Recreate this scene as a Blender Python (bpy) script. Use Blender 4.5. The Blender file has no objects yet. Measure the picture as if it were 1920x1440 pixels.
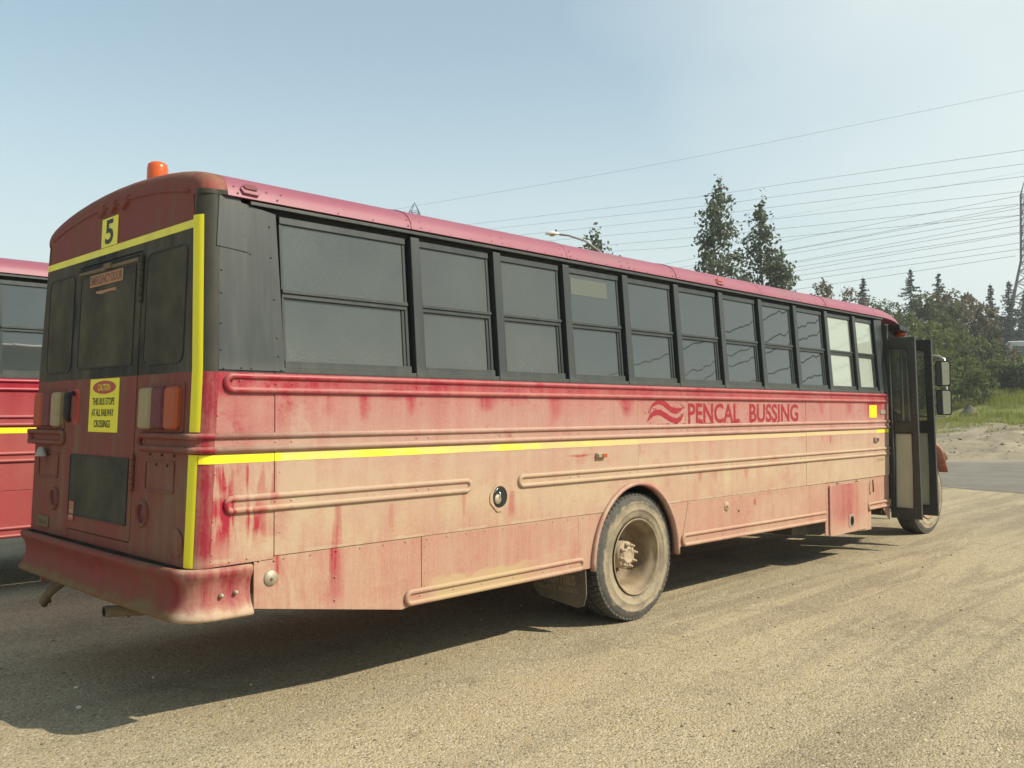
import bpy, bmesh, math, random
from mathutils import Vector, Matrix, noise as mnoise
import numpy as np
R = math.radians
random.seed(7)
rng = np.random.default_rng(7)
SC = bpy.context.scene
COL = SC.collection

# ------------------------------------------------------------------ camera
def cam_setup():
    cd = bpy.data.cameras.new('camera')
    co = bpy.data.objects.new('camera', cd); COL.objects.link(co)
    ya, pi_, ro = 0.770276, 0.0318882, -0.0026410
    d = Vector((math.cos(ya)*math.cos(pi_), math.sin(ya)*math.cos(pi_), math.sin(pi_)))
    r = Vector((math.sin(ya), -math.cos(ya), 0)); u = r.cross(d)
    r2 = r*math.cos(ro)+u*math.sin(ro); u2 = -r*math.sin(ro)+u*math.cos(ro)
    m = Matrix((r2, u2, -d)).transposed().to_4x4()
    m.translation = Vector((-2.1068, -4.27282, 1.67081))
    co.matrix_world = m
    cd.sensor_width = 36; cd.lens = 1673.39/1920*36
    cd.clip_start = .05; cd.clip_end = 6000
    SC.camera = co
cam_setup()

# ------------------------------------------------------------------ light
LD = Vector((-.50, 1.04, -1.0)).normalized()          # direction the sunlight travels
SUN_EL = math.asin(-LD.z)
SUN_AZ = math.atan2(-LD.y, -LD.x)                     # towards the sun, from +X
W = bpy.data.worlds.new('World'); SC.world = W; W.use_nodes = True
nt = W.node_tree; nt.nodes.clear()
out = nt.nodes.new('ShaderNodeOutputWorld'); bg = nt.nodes.new('ShaderNodeBackground')
sky = nt.nodes.new('ShaderNodeTexSky'); sky.sky_type = 'NISHITA'; sky.sun_disc = False
sky.sun_elevation = SUN_EL; sky.sun_rotation = math.pi/2 - SUN_AZ
sky.dust_density = 1.0; sky.air_density = 1.25; sky.ozone_density = 1.6
bg.inputs['Strength'].default_value = .10
def wn(t, **k):
    n = nt.nodes.new(t)
    for a, b in k.items(): setattr(n, a, b)
    return n
def wl(a, b): nt.links.new(a, b)
tc = wn('ShaderNodeTexCoord')
# thin wildfire smoke: whiter to the right of the view and near the horizon, soft edged
dotn = wn('ShaderNodeVectorMath', operation='DOT_PRODUCT'); wl(tc.outputs['Generated'], dotn.inputs[0])
dotn.inputs[1].default_value = (.93, -.34, .16)
mp = wn('ShaderNodeMapping'); mp.inputs['Scale'].default_value = (1.6, 1.6, 3.4); wl(tc.outputs['Generated'], mp.inputs[0])
ns = wn('ShaderNodeTexNoise'); ns.inputs['Scale'].default_value = 1.5; ns.inputs['Detail'].default_value = 5; ns.inputs['Roughness'].default_value = .45
wl(mp.outputs[0], ns.inputs['Vector'])
m1 = wn('ShaderNodeMath', operation='MULTIPLY_ADD'); wl(ns.outputs['Fac'], m1.inputs[0]); m1.inputs[1].default_value = .45; wl(dotn.outputs['Value'], m1.inputs[2])
mr = wn('ShaderNodeMapRange'); mr.interpolation_type = 'SMOOTHSTEP'; wl(m1.outputs[0], mr.inputs[0])
mr.inputs[1].default_value = .34; mr.inputs[2].default_value = 1.30; mr.inputs[3].default_value = 0.0; mr.inputs[4].default_value = .90
sep = wn('ShaderNodeSeparateXYZ'); wl(tc.outputs['Generated'], sep.inputs[0])
mr2 = wn('ShaderNodeMapRange'); mr2.interpolation_type = 'SMOOTHSTEP'; wl(sep.outputs[2], mr2.inputs[0])
mr2.inputs[1].default_value = -.02; mr2.inputs[2].default_value = .42; mr2.inputs[3].default_value = .86; mr2.inputs[4].default_value = .24
mx = wn('ShaderNodeMath', operation='MAXIMUM'); wl(mr.outputs[0], mx.inputs[0]); wl(mr2.outputs[0], mx.inputs[1])
mixc = wn('ShaderNodeMix', data_type='RGBA'); wl(mx.outputs[0], mixc.inputs[0])
tint = wn('ShaderNodeMix', data_type='RGBA', blend_type='MULTIPLY'); tint.inputs[0].default_value = 1; wl(sky.outputs[0], tint.inputs[6]); tint.inputs[7].default_value = (.90, 1.19, 1.14, 1)
wl(tint.outputs[2], mixc.inputs[6])
SMOKE = (7.25, 7.85, 7.55, 1)
mixc.inputs[7].default_value = SMOKE
wl(mixc.outputs[2], bg.inputs[0]); wl(bg.outputs[0], out.inputs[0])

sl = bpy.data.lights.new('sun', 'SUN'); sl.energy = 5.0; sl.angle = R(.6); sl.color = (1, .90, .74)
so = bpy.data.objects.new('sun', sl); COL.objects.link(so)
so.rotation_euler = LD.to_track_quat('-Z', 'Y').to_euler()
SC.view_settings.view_transform = 'Standard'; SC.view_settings.look = 'None'
SC.view_settings.gamma = 1; SC.view_settings.exposure = .35
try: SC.view_settings.use_curve_mapping = False
except Exception: pass
SC.cycles.max_bounces = 7; SC.cycles.diffuse_bounces = 3; SC.cycles.glossy_bounces = 3
SC.cycles.transparent_max_bounces = 12; SC.cycles.transmission_bounces = 4; SC.cycles.volume_bounces = 0

# ------------------------------------------------------------------ shader helpers
class NT:
    def __init__(s, name):
        s.m = bpy.data.materials.new(name); s.m.use_nodes = True
        s.t = s.m.node_tree; s.t.nodes.clear()
        s.out = s.t.nodes.new('ShaderNodeOutputMaterial')
        s.b = s.t.nodes.new('ShaderNodeBsdfPrincipled'); s.l(s.b.outputs[0], s.out.inputs[0])
        s._tc = None
    def n(s, t, **k):
        x = s.t.nodes.new(t)
        for a, b in k.items(): setattr(x, a, b)
        return x
    def l(s, a, b): s.t.links.new(a, b)
    def put(s, sock, v):
        if isinstance(v, bpy.types.NodeSocket): s.l(v, sock)
        elif isinstance(v, (tuple, list)) and len(v) == 3 and sock.type == 'RGBA': sock.default_value = (*v, 1)
        else: sock.default_value = v
    def obj(s):
        if not s._tc: s._tc = s.n('ShaderNodeTexCoord')
        return s._tc.outputs['Object']
    def m_(s, op, a, b=0., c=0., clamp=False):
        x = s.n('ShaderNodeMath', operation=op); x.use_clamp = clamp
        for i, v in enumerate((a, b, c)): s.put(x.inputs[i], v)
        return x.outputs[0]
    def add(s, a, b): return s.m_('ADD', a, b)
    def sub(s, a, b): return s.m_('SUBTRACT', a, b)
    def mul(s, a, b): return s.m_('MULTIPLY', a, b)
    def clamp(s, a): return s.m_('ADD', a, 0., clamp=True)
    def mix(s, f, a, b):
        x = s.n('ShaderNodeMix', data_type='RGBA'); s.put(x.inputs[0], f); s.put(x.inputs[6], a); s.put(x.inputs[7], b)
        return x.outputs[2]
    def sm(s, v, a, b, lo=0., hi=1., kind='SMOOTHSTEP'):
        x = s.n('ShaderNodeMapRange'); x.interpolation_type = kind
        s.put(x.inputs[0], v); x.inputs[1].default_value = a; x.inputs[2].default_value = b
        x.inputs[3].default_value = lo; x.inputs[4].default_value = hi
        return x.outputs[0]
    def noise(s, scale=(1, 1, 1), sc=1., det=3., rough=.5, off=(0, 0, 0), dist=0., vec=None):
        mp = s.n('ShaderNodeMapping'); s.l(vec or s.obj(), mp.inputs[0])
        mp.inputs['Scale'].default_value = scale; mp.inputs['Location'].default_value = off
        x = s.n('ShaderNodeTexNoise'); s.l(mp.outputs[0], x.inputs['Vector'])
        x.inputs['Scale'].default_value = sc; x.inputs['Detail'].default_value = det; x.inputs['Roughness'].default_value = rough
        x.inputs['Distortion'].default_value = dist
        return x.outputs['Fac']
    def xyz(s, v=None):
        x = s.n('ShaderNodeSeparateXYZ'); s.l(v or s.obj(), x.inputs[0]); return x.outputs
    def nrm(s):
        g = s.n('ShaderNodeNewGeometry'); return s.xyz(g.outputs['Normal'])
    def ramp(s, f, stops, interp='LINEAR'):
        x = s.n('ShaderNodeValToRGB'); s.put(x.inputs[0], f); x.color_ramp.interpolation = interp
        e = x.color_ramp.elements
        while len(e) < len(stops): e.new(.5)
        for k, (p, c) in enumerate(stops):
            e[k].position = p; e[k].color = (c, c, c, 1) if isinstance(c, float) else (*c, 1)
        return x.outputs[0]
    def set(s, col=None, rough=None, metal=None, bump=None, bs=.3, bd=.01, **k):
        if col is not None: s.put(s.b.inputs['Base Color'], col)
        if rough is not None: s.put(s.b.inputs['Roughness'], rough)
        if metal is not None: s.put(s.b.inputs['Metallic'], metal)
        if bump is not None:
            x = s.n('ShaderNodeBump'); x.inputs['Strength'].default_value = bs; x.inputs['Distance'].default_value = bd
            s.l(bump, x.inputs['Height']); s.l(x.outputs[0], s.b.inputs['Normal'])
        for a, b in k.items(): s.put(s.b.inputs[a.replace('_', ' ')], b)
        return s.m

RED = (.225, .008, .020); DUST = (.395, .285, .195); BLK = (.014, .021, .022); SOOT = (.20, .165, .11)
YEL = (.82, .72, .008)
def streaks(N, f=1.0, rnd=0.):
    a = N.noise((9*f, 9*f, .55), 1., 4, .62, (3+rnd, 0, 0))
    b = N.noise((30*f, 30*f, 2.2), 1., 3, .6, (9+rnd, 2, 1), .5)
    return N.add(N.mul(N.sub(a, .5), 1.45), N.mul(N.sub(b, .5), .38))
# drips washed clean: x, top z, bottom z, half width top, half width bottom, strength
DRIPS = [(.80, 1.77, 1.62, .03, .05, .30), (1.05, 1.77, 1.60, .05, .03, .42), (1.40, 1.77, 1.62, .05, .02, .40), (2.05, 1.77, 1.66, .14, .05, .45), (2.75, 1.77, 1.6, .10, .05, .4), (3.60, 1.77, 1.60, .10, .03, .5),
         (7.05, 1.77, 1.60, .10, .03, .35), (7.75, 1.77, 1.62, .10, .05, .35), (8.45, 1.77, 1.55, .40, .32, .5),
         (.452, 1.41, 1.15, .012, .030, .55), (3.02, 1.352, 1.335, .17, .05, .8), (3.762, 1.44, 1.27, .008, .008, .7), (7.25, 1.40, 1.31, .02, .015, .8), (7.05, 1.42, 1.33, .03, .02, .4),
         (.475, .90, .70, .020, .016, .8), (.86, 1.140, .52, .022, .085, .68), (1.25, 1.12, .95, .02, .02, .25), (1.84, 1.145, .98, .03, .02, .35), (2.30, 1.13, .93, .03, .05, .55),
         (4.65, 1.145, 1.05, .05, .03, .35), (4.9, 1.145, 1.0, .05, .03, .45), (5.45, 1.145, 1.03, .04, .02, .35), (5.61, .84, .77, .035, .03, .6), (7.62, .868, .30, .42, .42, .62)]
def mat_side(name, clean=False):
    N = NT(name); x, y, z = N.xyz()[:3]
    nz = N.nrm()[2]
    prof = N.ramp(N.m_('DIVIDE', z, 3.0), [(.14, .82), (.20, .76), (.296, .78), (.31, .86), (.38, .93), (.46, .90), (.478, .82),
                                           (.525, .66), (.584, .58), (.592, .26), (.628, .13), (.64, .06)])
    big = N.noise((1.1, 1, 1.7), 1., 4, .55)
    wipe = N.noise((3.2, 3, 2.2), 1., 4, .6, (5, 1, 2), 1.6)
    fine = N.noise((1, 1, 1), 240., 2, .6)
    rv = N.noise((70, 70, 5), 1., 3, .6)
    f = N.add(prof, N.mul(N.sub(big, .5), .62))
    pat = N.noise((4.5, 4, 5.5), 1., 6, .68, (8, 8, 3), .6)
    f = N.sub(f, N.mul(N.sm(pat, .55, .68), N.sm(z, .6, 1.7, .12, .22)))
    f = N.add(f, N.mul(N.sm(N.noise((2.3, 2, 7), 1., 6, .7, (1, 4, 9)), .55, .68), .14))
    f = N.add(f, N.mul(streaks(N), N.sm(z, .6, 1.7, .28, .40)))
    f = N.add(f, N.mul(N.sub(wipe, .5), N.sm(x, .5, 1.1, 1.25, .10)))
    f = N.add(f, N.mul(N.sub(fine, .5), .42))
    f = N.add(f, N.mul(N.sub(N.noise((1, 1, .7), 75., 4, .75, (3, 3, 3)), .5), .55))
    f = N.add(f, N.mul(N.sub(rv, .5), N.sm(z, 1.15, .9, .0, .42)))
    f = N.sub(f, N.sm(x, .50, .06, 0., .16))
    # red streaks wiped through the dust near the rear corner
    wd = N.noise((16, 16, 1.6), 1., 4, .6, (2.2, 0, 0), .9, vec=None)
    zr = N.add(N.mul(N.sm(z, .93, 1.12), N.sm(z, 1.24, 1.16)), N.mul(N.sm(z, 1.15, 1.35), N.sm(z, 1.42, 1.38)))
    f = N.sub(f, N.mul(N.mul(N.sm(wd, .47, .60), N.sm(x, .46, .36)), N.mul(zr, .66)))
    f = N.sub(f, N.mul(N.mul(N.sm(x, .30, .12), N.sm(z, 1.10, 1.16)), N.mul(N.sm(z, 1.26, 1.20), .6)))
    f = N.sub(f, N.mul(N.sm(x, .14, .05), .30))
    f = N.add(f, N.mul(N.m_('MAXIMUM', nz, 0.), .30))
    warp = N.mul(N.sub(N.noise((22, 22, 2.5), 1., 3, .6), .5), .09)
    xw = N.add(x, warp)
    if not clean:
        dr = None; xn = N.m_('DIVIDE', x, 9.)
        for lo, hi in ((1.5, 9), (1.16, 1.5), (0, 1.16)):
            D = sorted(d for d in DRIPS if lo < d[1] <= hi)
            st = [0.]+[(p[0]+q[0])/18. for p, q in zip(D, D[1:])]
            A = N.ramp(xn, [(p, (d[0]/9., d[1]/2., d[2]/2.)) for p, d in zip(st, D)], 'CONSTANT')
            B = N.ramp(xn, [(p, (d[3], d[4], d[5])) for p, d in zip(st, D)], 'CONSTANT')
            a_ = N.n('ShaderNodeSeparateColor'); N.l(A, a_.inputs[0]); b_ = N.n('ShaderNodeSeparateColor'); N.l(B, b_.inputs[0])
            zt = N.mul(a_.outputs[1], 2.); zb = N.mul(a_.outputs[2], 2.)
            t = N.clamp(N.m_('DIVIDE', N.sub(zt, z), N.sub(zt, zb)))
            w = N.add(b_.outputs[0], N.mul(t, N.sub(b_.outputs[1], b_.outputs[0])))
            d = N.m_('DIVIDE', N.m_('ABSOLUTE', N.sub(xw, N.mul(a_.outputs[0], 9.))), w)
            k = N.mul(N.mul(N.sm(d, 1.3, .1), b_.outputs[2]), N.mul(N.sm(N.sub(z, zt), .012, -.004), N.sm(t, 1., .55)))
            dr = k if dr is None else N.m_('MAXIMUM', dr, k)
        dr = N.mul(dr, N.sm(streaks(N, 1.6, 4), -.35, .25, .55, 1.0))
        f = N.sub(f, dr)
    f = N.sub(f, N.sm(x, 9.2, 9.7, 0., .45))
    sd = N.mul(N.sm(N.m_('ABSOLUTE', N.sub(z, N.add(.912, N.mul(N.sub(N.noise((14, 1, 1), 1., 4, .6), .5), .03)))), .016, .004), N.sm(N.noise((3, 1, 1), 1., 3, .6, (6, 0, 0)), .44, .56))
    f = N.add(f, N.mul(sd, .35))
    if clean: f = N.sub(N.mul(f, .25), .02)
    f = N.clamp(f)
    mud = N.sm(N.noise((2, 2, 2), 2., 4, .6, (2, 2, 2)), .35, .7)
    dustc = N.mix(N.sm(z, 1.7, 1.0), (.395, .265, .205), N.mix(mud, DUST, (.42, .325, .205)))
    pk = N.mix(N.sm(z, .95, .88), dustc, (.40, .280, .190))
    # caked mud along the lower rail
    mz = N.mul(N.sm(N.add(z, N.mul(N.sub(N.noise((3.0, 3, 9), 1., 4, .6, (1, 7, 0)), .5), .26)), .64, .61), N.mul(N.sm(x, 1.5, 1.65), N.sm(x, 2.6, 2.3)))
    col = N.mix(f, N.mix(N.noise((1, 1, 1), 3.), RED, (.36, .013, .034)), pk)
    if not clean: col = N.mix(N.mul(mz, .75), col, (.40, .30, .16))
    # painted black above the window line
    isb = N.sm(z, 1.884, 1.887, kind='LINEAR')
    bl = N.mix(N.clamp(N.add(N.mul(streaks(N, .8, 2), .22), .12)), BLK, (.052, .062, .057))
    col = N.mix(isb, col, bl)
    bump = N.add(N.mul(N.noise((1, 1, 1), 3.2, 2, .4), .8), N.add(N.mul(f, .03), N.mul(fine, .02)))
    return N.set(col, N.sm(f, 0., .7, .38, .88), bump=bump, bs=.35, bd=.02, Specular_IOR_Level=.45)
def mat_rear(name):
    N = NT(name); x, y, z = N.xyz()[:3]; nz = N.nrm()[2]
    big = N.noise((1, 1.6, 1.4), 1.3, 4, .6, (2, 0, 5)); fine = N.noise((1, 1, 1), 200., 2, .6)
    f = N.add(.44, N.mul(N.sub(big, .5), 1.0)); f = N.add(f, N.mul(streaks(N, 1.0, 6), 1.15)); f = N.add(f, N.mul(N.sub(fine, .5), .30)); f = N.add(f, N.mul(N.sub(N.noise((1, 1, .6), 60., 4, .75, (3, 3, 3)), .5), .45))
    f = N.sub(f, N.sm(z, .91, .87, 0., .27)); f = N.add(f, N.sm(N.add(z, N.mul(N.add(streaks(N, 1.3, 3), N.mul(N.sub(N.noise((5, 5, 5), 1., 5, .65), .5), 2.)), .05)), .705, .640, 0., .75)); f = N.add(f, N.mul(N.m_('MAXIMUM', nz, 0.), .3))
    side = N.sm(y, .12, .02); f = N.sub(f, N.mul(side, N.sm(z, .9, .97, -.05, .40)))
    f = N.sub(f, N.sm(z, 2.62, 2.72, 0., .10))
    f = N.clamp(f)
    dust = N.mix(side, N.mix(N.sm(z, 1.0, .7), (.195, .115, .070), (.17, .108, .045)), (.40, .29, .20))
    col = N.mix(f, N.mix(side, (.190, .012, .012), RED), dust)
    isb = N.mul(N.sm(z, 1.884, 1.887, kind='LINEAR'), N.sub(1., N.sm(z, 2.668, 2.671, kind='LINEAR')))
    isb = N.m_('MAXIMUM', isb, N.mul(N.mul(N.sm(z, 1.884, 1.887), N.sub(1., N.sm(z, 2.845, 2.85))), N.m_('MAXIMUM', N.m_('GREATER_THAN', .152, y), N.m_('GREATER_THAN', y, 2.29))))
    smud = N.clamp(N.add(.42, N.add(N.mul(N.sub(N.noise((1, 1.9, 1.3), 1., 4, .55, (7, 3, 1), .8), .5), 2.6), N.mul(streaks(N, .8, 1), .4))))
    smud = N.mul(smud, N.sm(y, .07, .2, .35, 1.))
    col = N.mix(isb, col, N.mix(smud, (.018, .020, .017), (.105, .090, .052)))
    return N.set(col, N.sm(f, 0., .7, .60, .9), bump=N.add(N.noise((1, 1, 1), 4.5, 3, .5), N.mul(fine, .03)), bs=.45, bd=.02, Specular_IOR_Level=.35)
def mat_roof(name):
    N = NT(name); x, y, z = N.xyz()[:3]
    f = N.add(.34, N.add(N.mul(N.sub(N.noise((.8, 1.5, 1.5), 1., 4, .6), .5), .3), N.mul(streaks(N, .5), .12)))
    f = N.clamp(f)
    # ghost of a removed decal: grey speckled rows
    gx = N.m_('MAXIMUM', N.mul(N.sm(x, 3.22, 3.25), N.sm(x, 3.86, 3.83)), N.mul(N.sm(x, 6.17, 6.20), N.sm(x, 6.80, 6.77)))
    gz = N.mul(N.sm(z, 2.850, 2.857), N.sm(z, 2.935, 2.928))
    g = N.mul(N.mul(gx, gz), N.sm(N.noise((40, 1, 30), 1., 2, .7, (4, 0, 0)), .42, .55))
    col = N.mix(f, (.205, .024, .060), (.33, .165, .185)); col = N.mix(N.mul(g, .5), col, (.16, .10, .10))
    return N.set(col, .52, bump=N.noise((1, 1, 1), 2.5, 2, .4), bs=.2, bd=.015)
def simple(name, col, rough=.5, metal=0., var=.0, vs=8., bs=.0, col2=None, **k):
    N = NT(name)
    c = col
    if col2 is not None: c = N.mix(N.clamp(N.add(var, N.mul(N.sub(N.noise((1, 1, 1), vs, 4, .6), .5), 1.8))), col, col2)
    b = N.noise((1, 1, 1), vs*4, 3, .5) if bs else None
    return N.set(c, rough, metal, bump=b, bs=bs, bd=.004, **k)
def mat_black():
    N = NT('black_trim_paint'); x, y, z = N.xyz()[:3]; nz = N.nrm()[2]
    f = N.clamp(N.add(N.add(.12, N.mul(N.m_('MAXIMUM', nz, 0.), .5)), N.add(N.mul(streaks(N, 1.2, 8), .35), N.sm(z, 1.98, 1.88, 0., .22))))
    return N.set(N.mix(f, BLK, (.105, .108, .088)), N.sm(f, 0, 1, .38, .8), Specular_IOR_Level=.5)
def mat_glass(name, base, dusty, amt, rough=.06, wave=.35, rk=.42):
    N = NT(name); x, y, z = N.xyz()[:3]
    d = N.clamp(N.add(amt, N.add(N.sm(z, 2.35, 1.95, 0., .16), N.add(N.mul(N.sub(N.noise((1, 1, 1), 90., 3, .7), .5), .34), N.mul(N.sub(N.noise((1, 1, 1), 2.2, 3, .5), .5), .30)))))
    d = N.mul(d, N.sm(x, 5.5, 2.4, .62, 1.0))
    wv = N.noise((4.0, 1, 1.2), 1., 1, .4)
    return N.set(N.mix(d, base, dusty), N.m_('MULTIPLY_ADD', d, rk, rough), bump=wv, bs=wave, bd=.010, Specular_IOR_Level=.85, IOR=1.55)
def mat_yellow():
    N = NT('yellow_reflective_tape'); x, y, z = N.xyz()[:3]
    # dusty between the panel seams, wiped clean near both ends
    d = N.sm(x, .49, .50, 0., .86, 'LINEAR'); d = N.mul(d, N.sm(x, 8.45, 8.55, 1., .12, 'LINEAR'))
    n = N.sm(N.noise((2.2, 1, 8), 1., 5, .65, (3.3, 0, 0)), .40, .62)
    d = N.mul(d, N.sub(1., N.mul(n, N.sm(x, 3.6, 3.0, .0, .75)))); d = N.mul(d, N.sm(x, 2.6, 1.0, 1., .74))
    d = N.add(d, N.mul(N.sub(N.noise((25, 25, 3), 1., 3, .6), .5), .25))
    d = N.add(d, N.mul(N.sm(x, 3.72, 3.80), .13))
    d = N.clamp(d)
    return N.set(N.mix(d, YEL, (.52, .40, .215)), .6)

M = {}
M['side'] = mat_side('dusty_maroon_side_paint'); M['side2'] = mat_side('maroon_side_paint', True)
M['rear'] = mat_rear('dusty_maroon_rear_paint'); M['roof'] = mat_roof('maroon_roof_paint')
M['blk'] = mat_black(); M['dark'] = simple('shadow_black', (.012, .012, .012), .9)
M['glass'] = mat_glass('dusty_tinted_glass', (.018, .025, .024), (.105, .114, .100), .34)
M['glass_m'] = mat_glass('tinted_glass', (.030, .038, .040), (.10, .112, .10), .18, .008, .13, .03)
M['glass_daylight'] = mat_glass('painted_daylight_glass', (.29, .335, .285), (.36, .40, .33), .5, .03, .15, .03)  # opaque pane, its pale colour stands in for daylight showing through the bus
M['glass_r'] = simple('dust_caked_rear_glass', (.020, .022, .018), .7, 0, .48, 3., .1, (.115, .098, .056), Specular_IOR_Level=.15)
M['gdoor'] = simple('smeared_rear_door_glass', (.018, .024, .020), .6, 0, .46, 3.5, .1, (.085, .080, .048), Specular_IOR_Level=.12)
M['yel'] = mat_yellow(); M['yelc'] = simple('clean_yellow_tape', YEL, .45, 0, .1, 6., 0, (.62, .52, .05))
M['signy'] = simple('yellow_sign', (.80, .70, .01), .5)
M['ink'] = simple('black_ink', (.02, .02, .015), .6); M['redink'] = simple('faded_red_ink', (.42, .05, .03), .6)
M['decal'] = simple('crimson_lettering', (.27, .006, .016), .5, 0, -.12, 30., 0, (.42, .24, .18))
M['orange'] = simple('faded_orange_sign', (.42, .17, .06), .6, 0, .2, 10., 0, (.25, .17, .09)); M['brown'] = simple('brown_ink', (.13, .075, .04), .7)
M['l_red'] = simple('red_lens', (.11, .006, .012), .6, 0, .1, 20., 0, (.14, .05, .035)); M['l_amb'] = simple('amber_lens', (.36, .058, .008), .6, 0, .05, 20., 0, (.26, .09, .03))
M['l_wht'] = simple('cream_lens', (.33, .25, .125), .6, 0, .3, 20., 0, (.24, .18, .09))
M['beacon'] = simple('orange_beacon_plastic', (.72, .12, .015), .25, 0, 0., 3., 0, None, Transmission_Weight=.25)
M['metal'] = simple('dusty_metal', (.34, .30, .23), .55, .4, .3, 20., .1, (.42, .34, .23)); M['chrome'] = simple('bright_metal', (.75, .74, .70), .25, .9)
M['mirror'] = simple('mirror_glass', (.42, .50, .52), .03, 1.)
M['rub'] = simple('black_rubber', (.022, .022, .021), .8, 0, .2, 10., .1, (.07, .06, .045))
def mat_tyre():
    N = NT('dusty_tyre_rubber'); x, y, z = N.xyz()[:3]
    r = N.m_('SQRT', N.add(N.mul(x, x), N.mul(z, z)))
    n = N.noise((1, 1, 1), 7., 6, .72); rr = N.add(r, N.mul(N.sub(n, .5), .13))
    d = N.sm(rr, .446, .424, .14, .90)
    d = N.sub(d, N.mul(N.sm(rr, .330, .316), .35))
    d = N.clamp(N.add(d, N.mul(N.sub(N.noise((1, 1, 1), 30., 4, .6), .5), .5)))
    d = N.mul(d, N.sm(y, .10, .03, .45, 1.))
    tc_ = N.mix(N.sm(N.noise((1, 1, 1), 5., 5, .7, (2, 2, 2)), .42, .62), (.31, .255, .165), (.20, .165, .11))
    return N.set(N.mix(d, (.040, .043, .043), tc_), .85, bump=N.noise((1, 1, 1), 60., 3, .6), bs=.3, bd=.003)
M['tyre'] = mat_tyre()
M['rim'] = simple('mud_coated_wheel_rim', (.14, .105, .065), .75, 0, .42, 6., .25, (.36, .27, .165))
M['hubm'] = simple('tan_hub', (.36, .27, .175), .7, 0, .2, 30., .2, (.34, .28, .20))
M['under'] = simple('muddy_underbody', (.055, .045, .033), .9, 0, .4, 4., .3, (.13, .10, .065))
M['mudpipe'] = simple('mud_caked_steel', (.20, .145, .075), .9, 0, .5, 12., .6, (.12, .085, .045))
M['flap'] = simple('dusty_mud_flap_rubber', (.085, .070, .050), .85, 0, .5, 8., .2, (.16, .125, .085)); M['flapink'] = simple('raised_flap_lettering', (.24, .18, .115), .85)
M['blk2'] = simple('door_black', (.018, .020, .019), .5, 0, .3, 5., 0, (.055, .052, .043))
M['dpane'] = simple('dusty_door_glass', (.30, .31, .23), .35, 0, .5, 4., 0, (.40, .39, .28), Specular_IOR_Level=.8)
N = NT('clear_door_glass'); N.set((.09, .105, .085), .03, Specular_IOR_Level=.35, Alpha=.38); M['clear'] = N.m
M['white'] = simple('weathered_white', (.62, .63, .62), .5)
M['flange'] = simple('red_arch_trim', (.26, .03, .04), .6, 0, .70, 4., 0, (.40, .27, .19))

# ------------------------------------------------------------------ mesh helpers
def lean(z): return 0. if z < 1.9 else .08*(z-1.9)
def rlean(z): return 0. if z < .9 else .04*(z-.9)
def T_side(x, y, z): return (x, y+lean(z), z)
def T_left(x, y, z): return (x, 2.44-y-lean(z), z)
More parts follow.
